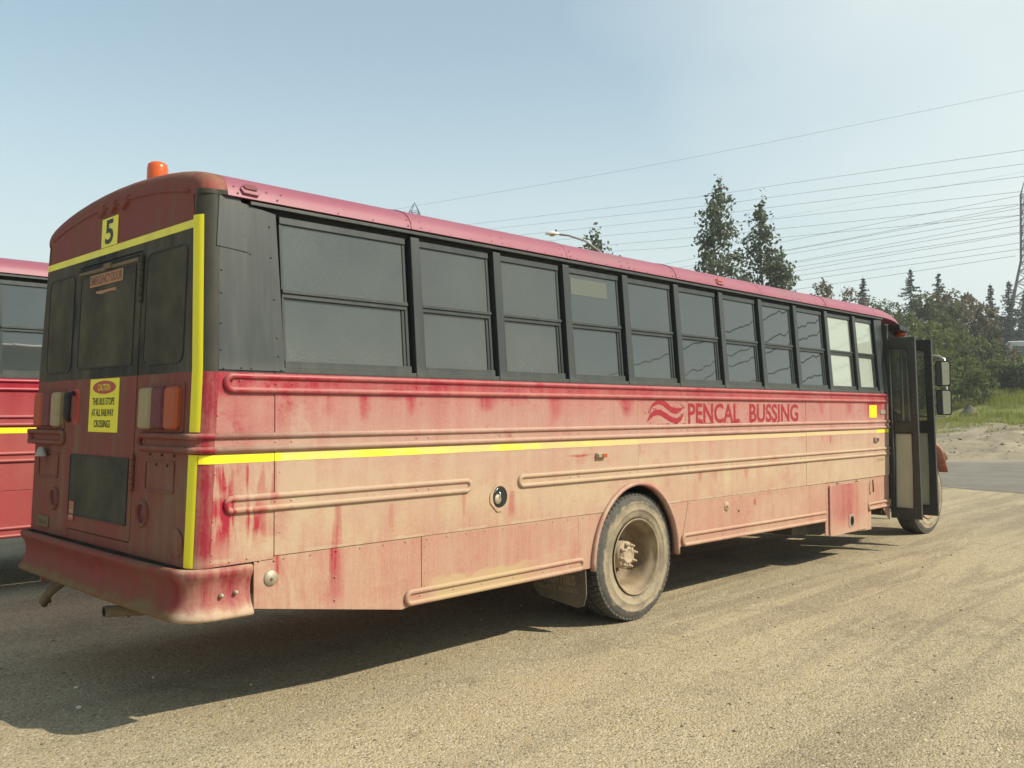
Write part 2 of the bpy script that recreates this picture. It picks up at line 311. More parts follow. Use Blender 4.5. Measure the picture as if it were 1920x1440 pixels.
# rear face coordinates: (across y, depth outward d, z)
def T_rear(y, d, z): return (rlean(z)-d, y, z)
class MB:
    def __init__(s, T=None): s.v = []; s.f = []; s.T = T; s.sm = []
    def P(s, p):
        s.v.append(s.T(*p) if s.T else tuple(p)); return len(s.v)-1
    def face(s, idx, smooth=False): s.f.append(tuple(idx)); s.sm.append(smooth)
    def box(s, x0, x1, y0, y1, z0, z1, nz=1):
        i = []
        for z in (z0, z1):
            for (x, y) in ((x0, y0), (x1, y0), (x1, y1), (x0, y1)): i.append(s.P((x, y, z)))
        for q in ((0, 3, 2, 1), (4, 5, 6, 7), (0, 1, 5, 4), (1, 2, 6, 5), (2, 3, 7, 6), (3, 0, 4, 7)): s.face([i[k] for k in q])
        return s
    def boxa(s, c, ax, hs):                            # oriented box: centre, 3 axes, half sizes
        c = Vector(c); i = []
        for sz in (-1, 1):
            for (sx, sy) in ((-1, -1), (1, -1), (1, 1), (-1, 1)):
                i.append(s.P(tuple(c+ax[0]*sx*hs[0]+ax[1]*sy*hs[1]+ax[2]*sz*hs[2])))
        for q in ((0, 3, 2, 1), (4, 5, 6, 7), (0, 1, 5, 4), (1, 2, 6, 5), (2, 3, 7, 6), (3, 0, 4, 7)): s.face([i[k] for k in q])
        return s
    def prism(s, poly, y0, y1, ax=1):                  # poly in the plane across axis ax (1: XZ)
        mk = (lambda a, b, t: (a, t, b)) if ax == 1 else ((lambda a, b, t: (t, a, b)) if ax == 0 else (lambda a, b, t: (a, b, t)))
        A = [s.P(mk(a, b, y0)) for a, b in poly]; B = [s.P(mk(a, b, y1)) for a, b in poly]; n = len(poly)
        s.face(A); s.face(B[::-1])
        for k in range(n): s.face((A[k], B[k], B[(k+1) % n], A[(k+1) % n]))
        return s
    def tube(s, pts, r, n=8, caps=True, closed=False, rs=None):
        pts = [Vector(p) for p in pts]; rings = []; m = len(pts); prev = None
        for k, p in enumerate(pts):
            a = pts[(k-1) % m] if (closed or k > 0) else p; b = pts[(k+1) % m] if (closed or k < m-1) else p
            t = (b-a); t = t.normalized() if t.length > 1e-9 else Vector((0, 0, 1))
            if prev is None:
                up = Vector((0, 0, 1)) if abs(t.z) < .9 else Vector((1, 0, 0)); u = t.cross(up).normalized()
            else: u = (prev-t*prev.dot(t)).normalized()
            w = t.cross(u); prev = u; rr = rs[k] if rs else r
            rings.append([s.P(tuple(p+(u*math.cos(2*math.pi*j/n)+w*math.sin(2*math.pi*j/n))*rr)) for j in range(n)])
        L = m if closed else m-1
        for k in range(L):
            A, B = rings[k], rings[(k+1) % m]
            for j in range(n): s.face((A[j], A[(j+1) % n], B[(j+1) % n], B[j]), True)
        if caps and not closed: s.face(rings[0][::-1]); s.face(rings[-1])
        return s
    def lathe(s, prof, c, n=48, ax=1, smooth=True):    # prof: (radius, offset along axis)
        rings = []
        for (r, o) in prof:
            ring = []
            for j in range(n):
                a = 2*math.pi*j/n; ca, sa = r*math.cos(a), r*math.sin(a)
                p = (c[0]+ca, c[1]+o, c[2]+sa) if ax == 1 else ((c[0]+ca, c[1]+sa, c[2]+o) if ax == 2 else (c[0]+o, c[1]+ca, c[2]+sa))
                ring.append(s.P(p))
            rings.append(ring)
        for A, B in zip(rings, rings[1:]):
            for j in range(n): s.face((A[j], A[(j+1) % n], B[(j+1) % n], B[j]), smooth)
        return s
    def loft(s, rings, closed=True, capa=True, capb=True, smooth=False):
        I = [[s.P(p) for p in r] for r in rings]; n = len(I[0])
        for A, B in zip(I, I[1:]):
            for j in range(n if closed else n-1): s.face((A[j], A[(j+1) % n], B[(j+1) % n], B[j]), smooth)
        if capa: s.face(I[0][::-1])
        if capb: s.face(I[-1])
        return s
    def dome(s, c, nrm, r, h=.6, n=6):                 # rivet head
        c = Vector(c); nrm = Vector(nrm).normalized(); u = nrm.orthogonal().normalized(); w = nrm.cross(u)
        a = [s.P(tuple(c+(u*math.cos(2*math.pi*j/n)+w*math.sin(2*math.pi*j/n))*r)) for j in range(n)]
        b = [s.P(tuple(c+(u*math.cos(2*math.pi*j/n)+w*math.sin(2*math.pi*j/n))*r*.6+nrm*r*h)) for j in range(n)]
        for j in range(n): s.face((a[j], a[(j+1) % n], b[(j+1) % n], b[j]), True)
        s.face(b, True); return s
    def build(s, name, mat, parent=None, bevel=0, seg=2, recalc=True, loc=None):
        me = bpy.data.meshes.new(name); me.from_pydata(s.v, [], s.f); me.update()
        me.polygons.foreach_set('use_smooth', s.sm)
        if recalc:
            bm = bmesh.new(); bm.from_mesh(me); bmesh.ops.recalc_face_normals(bm, faces=bm.faces); bm.to_mesh(me); bm.free()
        if mat is not None: me.materials.append(mat)
        o = bpy.data.objects.new(name, me); COL.objects.link(o)
        if parent is not None: o.parent = parent
        if loc is not None: o.location = loc
        if bevel:
            b = o.modifiers.new('bevel', 'BEVEL'); b.width = bevel; b.segments = seg; b.limit_method = 'ANGLE'; b.angle_limit = R(35)
        return o
def empty(name, loc, label, cat, group=None, rz=0, sc=1):
    o = bpy.data.objects.new(name, None); COL.objects.link(o); o.location = loc; o.rotation_euler = (0, 0, rz); o.scale = (sc,)*3
    o.empty_display_size = .2
    return tag(o, label, cat, group)
def tag(o, label=None, cat=None, group=None, kind=None):
    if label: o['label'] = label
    if cat: o['category'] = cat
    if group: o['group'] = group
    if kind: o['kind'] = kind
    return o
def sub_empty(name, parent):
    o = bpy.data.objects.new(name, None); COL.objects.link(o); o.parent = parent; return o
_font = {}
def text_verts(s, bold=.0):
    cu = bpy.data.curves.new('t', 'FONT'); cu.body = s; cu.offset = bold; cu.extrude = .0; cu.resolution_u = 4
    o = bpy.data.objects.new('t', cu); COL.objects.link(o)
    dg = bpy.context.evaluated_depsgraph_get(); me = bpy.data.meshes.new_from_object(o.evaluated_get(dg))
    v = np.array([q.co[:] for q in me.vertices]); f = [tuple(p.vertices) for p in me.polygons]
    bpy.data.objects.remove(o); bpy.data.meshes.remove(me); bpy.data.curves.remove(cu)
    mn = v.min(0); mxx = v.max(0); v = (v-mn)/np.maximum(mxx-mn, 1e-6)
    return v, f
def text_on(mb, s, a0, a1, b0, b1, place, bold=.0, thick=0):   # place(u, v) -> point
    v, f = text_verts(s, bold); base = len(mb.v)
    for q in v: mb.P(place(a0+(a1-a0)*q[0], b0+(b1-b0)*q[1]))
    for p in f: mb.face([base+k for k in p])

def rrect(a0, a1, b0, b1, r, n=4):
    pts = []
    for (cx, cy, s) in ((a1-r, b1-r, 0), (a0+r, b1-r, 90), (a0+r, b0+r, 180), (a1-r, b0+r, 270)):
        for k in range(n+1):
            a = R(s+90*k/n); pts.append((cx+r*math.cos(a), cy+r*math.sin(a)))
    return pts
def ring_prism(mb, outer, inner, y0, y1, ax=1):        # frame between two equally long loops
    mk = (lambda a, b, t: (a, t, b)) if ax == 1 else (lambda a, b, t: (t, a, b))
    n = len(outer); O0 = [mb.P(mk(a, b, y0)) for a, b in outer]; I0 = [mb.P(mk(a, b, y0)) for a, b in inner]
    O1 = [mb.P(mk(a, b, y1)) for a, b in outer]; I1 = [mb.P(mk(a, b, y1)) for a, b in inner]
    for k in range(n):
        j = (k+1) % n
        mb.face((O0[k], O0[j], I0[j], I0[k])); mb.face((O1[k], I1[k], I1[j], O1[j])); mb.face((O0[k], O1[k], O1[j], O0[j])); mb.face((I0[k], I0[j], I1[j], I1[k]))

# ------------------------------------------------------------------ terrain
NE = [(-300, -60), (-40, 10), (-10, 15.9), (0, 17.7), (1., 18.1), (3, 18.9), (12, 24), (30, 31), (300, 150)]
FE = [(-300, 60), (-40, 48), (-10, 38), (1, 34.2), (4.4, 31.9), (6.7, 30.3), (12, 31.5), (30, 40), (300, 200)]
def itp(T, y):
    if y <= T[0][0]: return T[0][1]
    for (a, b), (c, d) in zip(T, T[1:]):
        if y <= c: return b+(d-b)*(y-a)/(c-a)
    return T[-1][1]
def ss(a, b, x):
    t = max(0., min(1., (x-a)/(b-a))); return t*t*(3-2*t)
def H(x, y):
    v = x-itp(FE, y)
    h = 0.
    if v > 0:
        n = mnoise.noise(Vector((x*.22, y*.22, 0)))*.5+mnoise.noise(Vector((x*.7, y*.7, 3)))*.28+mnoise.noise(Vector((x*2.1, y*2.1, 5)))*.10
        h = .20*ss(0, .5, v)+.88*ss(.5, 15, v)+1.9*ss(14, 28, v)+2.6*ss(28, 52, v)+n*.60*ss(.3, 4, v)
    else:
        e = x-itp(NE, y)
        h = (mnoise.noise(Vector((x*.45, y*.45, 1)))*.018+mnoise.noise(Vector((x*1.3, y*1.3, 8)))*.007) if e < 0 else -.0
        if e < 0: h *= ss(0, -1.2, e)
        h *= ss(1.0, 3.0, abs(y-1.2)+max(0, -x-1)+max(0, x-12))*.9+.1
    return h
def build_ground():
    def axis(lo, hi, fine, c0, c1):
        a = [c0]; 
        while a[-1] < c1: a.append(a[-1]+fine)
        st = fine
        while a[-1] < hi: st *= 1.13; a.append(a[-1]+st)
        b = [c0]; st = fine
        while b[-1] > lo: st *= 1.13; b.append(b[-1]-st)
        return sorted(set(b+a))
    X = axis(-900, 900, .32, -4, 62); Y = axis(-900, 900, .32, -8, 34)
    nx, ny = len(X), len(Y)
    v = [(x, y, H(x, y)) for y in Y for x in X]
    f = [(j*nx+i, j*nx+i+1, (j+1)*nx+i+1, (j+1)*nx+i) for j in range(ny-1) for i in range(nx-1)]
    me = bpy.data.meshes.new('ground'); me.from_pydata(v, [], f); me.polygons.foreach_set('use_smooth', [True]*len(f))
    o = bpy.data.objects.new('ground', me); COL.objects.link(o); tag(o, kind='structure')
    N = NT('gravel_and_dust_ground'); x, y, z = N.xyz()[:3]
    big = N.noise((1, 1, 1), .35, 4, .55); med = N.noise((1, 1, 1), 2.2, 5, .6); grit = N.noise((1, 1, 1), 55., 3, .75); grit2 = N.noise((1, 1, 1), 140., 2, .8)
    vor = N.n('ShaderNodeTexVoronoi'); N.l(N.obj(), vor.inputs['Vector']); vor.inputs['Scale'].default_value = 75.
    vsep = N.n('ShaderNodeSeparateColor'); N.l(vor.outputs['Color'], vsep.inputs[0])
    # tyre tracks roughly along the yard
    tr = N.noise((.10, 1.5, 1), 1., 4, .55, (0, 3, 0), .4)
    base = N.mix(N.sm(big, .3, .7), (.365, .300, .186), (.440, .362, .226))
    base = N.mix(N.mul(N.sm(tr, .52, .62), .36), base, (.235, .195, .130))
    fur = N.noise((.22, 2.6, 1), 1., 4, .6, (5, 1, 0), 1.2)
    base = N.mix(N.mul(N.mul(N.sm(fur, .48, .58), N.sm(x, 1., 6.)), .45), base, (.205, .172, .118))
    pt = N.noise((1, 1, 1), 1.1, 6, .7, (3, 9, 0), .8)
    base = N.mix(N.mul(N.sm(pt, .54, .64), .40), base, (.205, .172, .112)); base = N.mix(N.mul(N.sm(pt, .44, .34), .35), base, (.44, .37, .24))
    base = N.mix(N.mul(N.sm(med, .55, .75), .35), base, (.40, .33, .215))
    base = N.mix(N.mul(N.sm(grit, .54, .66), .50), base, (.15, .125, .088))
    base = N.mix(N.mul(N.sm(grit2, .58, .72), .40), base, (.50, .43, .31))
    base = N.mix(N.mul(N.m_('GREATER_THAN', vsep.outputs[0], .93), .65), base, (.56, .50, .40))
    base = N.mix(N.mul(N.m_('LESS_THAN', vsep.outputs[0], .10), .55), base, (.10, .088, .07))
    # beaten dust berm and weeds beyond the road
    far = N.sm(x, 29, 32)
    bermc = N.mix(N.sm(N.noise((1, 1, 1), .9, 5, .65), .35, .68), (.185, .160, .118), (.37, .315, .225))
    base = N.mix(N.mul(far, .75), base, bermc)
    gr = N.mul(N.sm(N.add(z, N.mul(N.sub(N.noise((1, 1, 1), .5, 5, .6), .5), .7)), 1.02, 1.35), N.m_('GREATER_THAN', x, 30.))
    gcol = N.mix(N.sm(N.noise((1, 1, 1), 1.4, 5, .65), .35, .65), (.11, .145, .030), (.21, .20, .085))
    base = N.mix(gr, base, gcol)
    h = N.add(N.mul(grit, .6), N.add(N.mul(med, 1.3), N.add(N.mul(grit2, .25), N.mul(vor.outputs['Distance'], -.4))))
    me.materials.append(N.set(base, .95, bump=h, bs=.8, bd=.022, Specular_IOR_Level=.2))
    # road
    mb = MB(); ys = [-300, -150, -80, -40, -25, -10, -5, 0, 1, 2, 3, 4.4, 5.5, 6.7, 9, 12, 18, 30, 60, 120, 300]
    A = []; B = []
    for q in ys:
        j = .12*math.sin(q*2.1)
        A.append(mb.P((itp(NE, q)+j, q, .006))); B.append(mb.P((itp(FE, q)+.1, q, .006)))
    for k in range(len(ys)-1): mb.face((A[k], B[k], B[k+1], A[k+1]))
    N = NT('worn_grey_asphalt'); x, y, z = N.xyz()[:3]
    c = N.mix(N.sm(N.noise((1, 1, 1), .8, 4, .6), .35, .65), (.160, .148, .122), (.200, .186, .154))
    e = N.sm(N.add(x, N.add(N.mul(y, .68), N.mul(N.sub(N.noise((1, 1, 1), .7, 4, .6), .5), 3.5))), 32.2, 34.2)
    c = N.mix(N.mul(e, .8), c, (.30, .265, .205))
    crack = N.sm(N.m_('ABSOLUTE', N.sub(N.noise((1, 1, 1), .55, 2, .5, (4, 4, 0), 1.2), .5)), .0045, .001)
    c = N.mix(N.mul(crack, .5), c, (.07, .068, .06))
    c = N.mix(N.mul(N.sm(N.noise((1, 1, 1), 60., 2, .7), .5, .7), .35), c, (.25, .235, .2))
    r = mb.build('road', N.set(c, .95, bump=N.noise((1, 1, 1), 90., 2, .6), bs=.25, bd=.004, Specular_IOR_Level=.1), recalc=False); tag(r, kind='structure')
    return o
build_ground()
# loose stones
def rock_mesh_cloud(name, pts, sizes, mat, seed=3):
    rg = np.random.default_rng(seed); n = len(pts)
    base = np.array([(1, 0, 0), (0, 1, 0), (-1, 0, 0), (0, -1, 0), (0, 0, .75), (0, 0, -.6)], float)
    fc = np.array([(0, 1, 4), (1, 2, 4), (2, 3, 4), (3, 0, 4), (1, 0, 5), (2, 1, 5), (3, 2, 5), (0, 3, 5)])
    a = rg.uniform(0, 2*np.pi, n); ca, sa = np.cos(a), np.sin(a)
    st = rg.uniform(.55, 1.25, (n, 1, 3))*(1+rg.uniform(-.25, .25, (n, 6, 3)))
    V = base[None]*st*np.array(sizes)[:, None, None]
    Vx = V[:, :, 0]*ca[:, None]-V[:, :, 1]*sa[:, None]; Vy = V[:, :, 0]*sa[:, None]+V[:, :, 1]*ca[:, None]
    V = np.stack([Vx, Vy, V[:, :, 2]], -1)+np.array(pts)[:, None, :]
    F = (fc[None]+(np.arange(n)*6)[:, None, None]).reshape(-1, 3)
    me = fast_mesh(name, V.reshape(-1, 3), F); me.materials.append(mat)
    o = bpy.data.objects.new(name, me); COL.objects.link(o); return o
def fast_mesh(name, V, F):
    me = bpy.data.meshes.new(name); k = F.shape[1]
    me.vertices.add(len(V)); me.vertices.foreach_set('co', np.asarray(V, np.float32).ravel())
    me.loops.add(F.size); me.loops.foreach_set('vertex_index', F.astype(np.int32).ravel())
    me.polygons.add(len(F)); me.polygons.foreach_set('loop_start', (np.arange(len(F))*k).astype(np.int32))
    me.polygons.foreach_set('loop_total', np.full(len(F), k, np.int32)); me.update(calc_edges=True); return me
def stones():
    pts = []; sz = []
    cx, cy = -2.1, -4.27
    while len(pts) < 42000:
        d = 1.4+abs(random.gauss(0, 1))*6.5; a = .77+random.uniform(-.58, .58)
        x, y = cx+d*math.cos(a), cy+d*math.sin(a)
        if x > itp(NE, y)-.2: continue
        s = .0022+.0034*random.random()**2.5+(.013*random.random()**2 if random.random() < .02 else 0)
        pts.append((x, y, H(x, y)+s*.15)); sz.append(s)
    N = NT('loose_stone'); v = N.noise((1, 1, 1), 9., 2, .8)
    m = N.set(N.ramp(v, [(.30, (.07, .062, .05)), (.43, (.17, .145, .10)), (.58, (.36, .30, .20)), (.70, (.58, .52, .40))]), .9)
    tag(rock_mesh_cloud('gravel', pts, sz, m), kind='stuff')
    pts = []; sz = []
    for _ in range(2600):                               # rubble on the berm across the road
        y = random.uniform(-22, 30); v = abs(random.gauss(0, 1))*6+.2; x = itp(FE, y)+v
        s = .015+.09*random.random()**4; pts.append((x, y, H(x, y)+s*.2)); sz.append(s)
    tag(rock_mesh_cloud('berm_rubble', pts, sz, m, 5), kind='stuff')
    m2 = simple('pale_pebble', (.52, .46, .35), .9)
    for k, (x, y, s) in enumerate([(-.02, 1.45, .016), (.40, 1.32, .013), (.62, 1.3, .008), (-.15, 1.05, .019), (.75, .74, .010)]):
        b = MB(); b.lathe([(.0, -.5*s), (s*.8, -.3*s), (s, .1*s), (s*.6, .5*s), (.0, .6*s)], (x, y, s*.4), 7, 2)
        tag(b.build('pebble', m2), ['small pale pebble lying in the bus shadow behind the rear bumper', 'small pale pebble in the shadow, second from the left behind the bus', 'tiny pale pebble in the shadow beside a slightly larger one', 'largest pale pebble in the shade behind the bus', 'small pale pebble near the sunlit edge of the shadow'][k], 'pebble', 'pale pebbles in the shade of the bus')
stones()

# ------------------------------------------------------------------ the bus
PIL = [1.452+.729*k for k in range(10)]+[8.627]          # left edges of the window posts
PW = .078; XE = 8.86; WCX, WCZ, WA, WB = 3.725, .50, .575, .615
RAILZ = [(1.775, 1.882), (1.465, 1.567), (1.148, 1.245)]
def arch_pts(a, b, n=22, zlo=.5):
    return [(WCX+a*math.cos(math.pi*k/n), WCZ+b*math.sin(math.pi*k/n)) for k in range(n+1)]
def rail(name, x0, x1, z0, z1, mat, par, capa=True, capb=True, T=T_side, end_z=None):
    """pressed rub rail: two round ridges on a flat strip, joined by a rounded end"""
    mb = MB(T); r = .0165; zc = (z0+z1)/2; h = (z1-z0)/2-r; yo = -.006; m = 6
    e = end_z or (0, 0)                                 # end shift (a slight slope)
    def zs(x): return e[0]+(e[1]-e[0])*(x-x0)/(x1-x0)
    path = []
    X0 = x0+h+r if capa else x0; X1 = x1-h-r if capb else x1
    top = [(X0+(X1-X0)*k/m, yo, zc+h+zs(X0+(X1-X0)*k/m)) for k in range(m+1)]
    bot = [(X1+(X0-X1)*k/m, yo, zc-h+zs(X1+(X0-X1)*k/m)) for k in range(m+1)]
    right = [(X1+h*math.sin(t), yo, zc+h*math.cos(t)+zs(X1)) for t in [math.pi*k/8 for k in range(1, 8)]] if capb else None
    left = [(X0-h*math.sin(t), yo, zc-h*math.cos(t)+zs(X0)) for t in [math.pi*k/8 for k in range(1, 8)]] if capa else None
    if capa and capb: mb.tube(top+right+bot+left, r, 8, closed=True)
    elif capb: mb.tube(top+right+bot, r, 8)
    elif capa: mb.tube(bot+left+top, r, 8)
    else: mb.tube(top, r, 8); mb.tube(bot, r, 8)
    mb.prism([(X0-(.6*h if capa else 0), zc-h+e[0]), (X1+(.6*h if capb else 0), zc-h+e[1]), (X1+(.6*h if capb else 0), zc+h+e[1]), (X0-(.6*h if capa else 0), zc+h+e[0])], -.007, .004)
    o = mb.build(name, mat, par)
    return o
def window_unit(xa, xb, par, glass, T, top=2.765, wide=False):
    w = sub_empty('window', par)
    F = MB(T); y0, y1 = .028, .055                      # sash frames sit behind the posts
    zt, zm1, zm0, zs_, zb = top, 2.356, 2.322, 1.957, 1.893
    F.box(xa, xb, .020, y1, 2.724, zt); F.box(xa, xa+.018, y0, y1, zs_, 2.724); F.box(xb-.022, xb, y0, y1, zs_, 2.724)
    F.box(xa, xb, .014, y1, zb+.022, zs_); F.box(xa-.012, xb+.03, .002, y1, zb-.012, zb+.022)
    F.box(xa+.002, xb-.002, .016, .046, zm0+.012, zm1); F.box(xa+.002, xb-.002, .026, .052, zm0-.014, zm0+.012)
    F.box(xb-.044, xb-.022, .036, .058, zs_, zm0-.014)
    F.build('window_frame', M['blk'], w, bevel=.0025, seg=1)
    a = MB(T); a.box(xa+.018, xb-.022, .034, .040, zm1, 2.724); a.build('pane', glass, w)
    b = MB(T); b.box(xa+.018, xb-.044, .044, .050, zs_, zm0-.014); b.build('pane', glass, w)
    return w
def marker_light(par, x, rl=None):
    p = MB(); c = (x, .070, 2.862); t = Vector((0, .42, .90)).normalized(); nn = Vector((0, -.90, .42)).normalized()
    hexa = [(.062, -.006), (.040, .030), (-.040, .034), (-.062, .004), (-.046, -.028), (.046, -.032)]
    lo = []; hi = []
    for a, b in hexa:
        q = Vector(c)+Vector((a, 0, 0))+t*b; lo.append(tuple(q-nn*.01)); q2 = Vector(c)+Vector((a*.93, 0, 0))+t*(b*.85-.003); hi.append(tuple(q2+nn*.022))
    p.loft([lo, hi]); h = p.build('marker_light', M['roof'], par, bevel=.003)
    q = MB(); lo = []; hi = []
    for a, b in hexa:
        z = Vector(c)+Vector((a*.72, 0, 0))+t*(b*.5+.010); lo.append(tuple(z+nn*.015)); hi.append(tuple(z+nn*.030))
    q.loft([lo, hi]); q.build('lens', M['l_red'] if x < 2 else M['l_amb'], h, bevel=.002)
def profile():
    half = [(.050, 2.822), (.060, 2.862), (.086, 2.902), (.130, 2.936), (.195, 2.960), (.29, 2.982), (.42, 3.004), (.60, 3.026), (.80, 3.043), (1.0, 3.053), (1.22, 3.057)]
    return half+[(2.44-y, z) for y, z in half[-2::-1]]
def offset_profile(P, d):
    if d == 0: return list(P)
    o = []
    for k in range(len(P)):
        a = P[max(0, k-1)]; b = P[min(len(P)-1, k+1)]; ty, tz = b[0]-a[0], b[1]-a[1]; L = math.hypot(ty, tz)
        ny, nz = -tz/L, ty/L
        if k == 0: ny, nz = -1, 0
        if k == len(P)-1: ny, nz = 1, 0
        o.append((P[k][0]+ny*d, P[k][1]+nz*d))
    return o
def wheel(par, c, yo, dual, seed=0):
    """c: hub centre (x, z); yo: y of the outer sidewall"""
    w = sub_empty('wheel', par); w.location = (c[0], yo, c[1]); r = .512
    def tyre(y):
        t = MB()
        prof = [(.300, .035), (.305, .018), (.318, .010), (.345, .003), (.372, -.002), (.374, -.0045), (.378, -.002), (.402, .000), (.430, .003), (.432, .001), (.436, .004), (.452, .007), (.470, .013), (.484, .020), (.492, .028), (.494, .034)]
        full = prof+[(r-.018, .055), (r-.018, .225), (.494, .246)]+[(a, .28-b) for a, b in prof[::-1]]
        t.lathe([(a, b) for a, b in full], (0, 0, 0), 72)
        for k in range(68):                              # tread blocks: shoulder lugs and three ribs
            a0 = 2*math.pi*k/68; da = 2*math.pi/68*.80
            for (ya, yb, ph) in ((.020, .072, 0), (.079, .122, .45), (.158, .201, .2), (.208, .260, .65)):
                s = a0+ph*2*math.pi/68; I = []
                for rr, yy in ((.476, 1), (r, 0)):
                    sh = 0 if yy == 0 else 0
                    for (aa, y_) in ((s, ya), (s+da, ya), (s+da, yb), (s, yb)):
                        q = rr
                        if rr == r and ((ya < .03 and y_ == ya) or (yb > .25 and y_ == yb)): q = r-.010
                        I.append(t.P((q*math.cos(aa), y_, q*math.sin(aa))))
                for q in ((4, 5, 6, 7), (0, 1, 5, 4), (1, 2, 6, 5), (2, 3, 7, 6), (3, 0, 4, 7)): t.face([I[k2] for k2 in q])
            s = a0; I = []
        for v in range(len(t.v)): t.v[v] = (t.v[v][0], t.v[v][1]+y, t.v[v][2])
        t.build('tyre', M['tyre'], w)
    tyre(0)
    if dual: tyre(.33)
    m = MB()
    if dual:
        m.lathe([(.298, .012), (.306, .004), (.303, .000), (.292, .002), (.286, .014), (.283, .03), (.262, .05), (.248, .075), (.244, .10), (.240, .13), (.240, .20), (.232, .232), (.20, .250), (.150, .255), (.0, .255)], (0, 0, 0), 64)
        m.lathe([(.300, .02), (.298, .30), (.25, .35), (.0, .35)], (0, 0, 0), 32)
        m.build('rim', M['rim'], w)
        h = MB(); h.lathe([(.110, .255), (.112, .115), (.098, .105), (.072, .102), (.070, .088), (.052, .078), (.048, .084), (.020, .084), (.0, .082)], (0, 0, 0), 28); hb = h.build('hub', M['hubm'], w)
        n = MB()
        for k in range(8):
            a = 2*math.pi*k/8+.2; n.lathe([(.0, .062), (.010, .064), (.010, .085), (.017, .088), (.017, .104), (.012, .108)], (.088*math.cos(a), 0, .088*math.sin(a)), 6)
        n.build('studs', M['hubm'], hb)['kind'] = 'stuff'
        for k in range(10):
            a = 2*math.pi*k/10+.1; q = MB(); q.lathe([(.0, .230), (.014, .232), (.016, .256)], (.150*math.cos(a), 0, .150*math.sin(a)), 6); q.build('wheel_nut', M['rim'], w)
        for k in range(4):
            pass
    else:
        m.lathe([(.298, .012), (.306, .004), (.303, .000), (.292, .002), (.280, .03), (.262, .055), (.225, .060), (.190, .035), (.165, .028), (.10, .028), (.0, .028)], (0, 0, 0), 48); m.build('rim', M['rim'], w)
        h = MB(); h.lathe([(.085, .03), (.085, -.02), (.070, -.045), (.0, -.05)], (0, 0, 0), 20); h.build('hub', M['hubm'], w)
        for k in range(10):
            a = 2*math.pi*k/10; q = MB(); q.lathe([(.0, -.022), (.014, -.020), (.018, .030)], (.1425*math.cos(a), 0, .1425*math.sin(a)), 6); q.build('wheel_nut', M['mudpipe'], w)
    return w

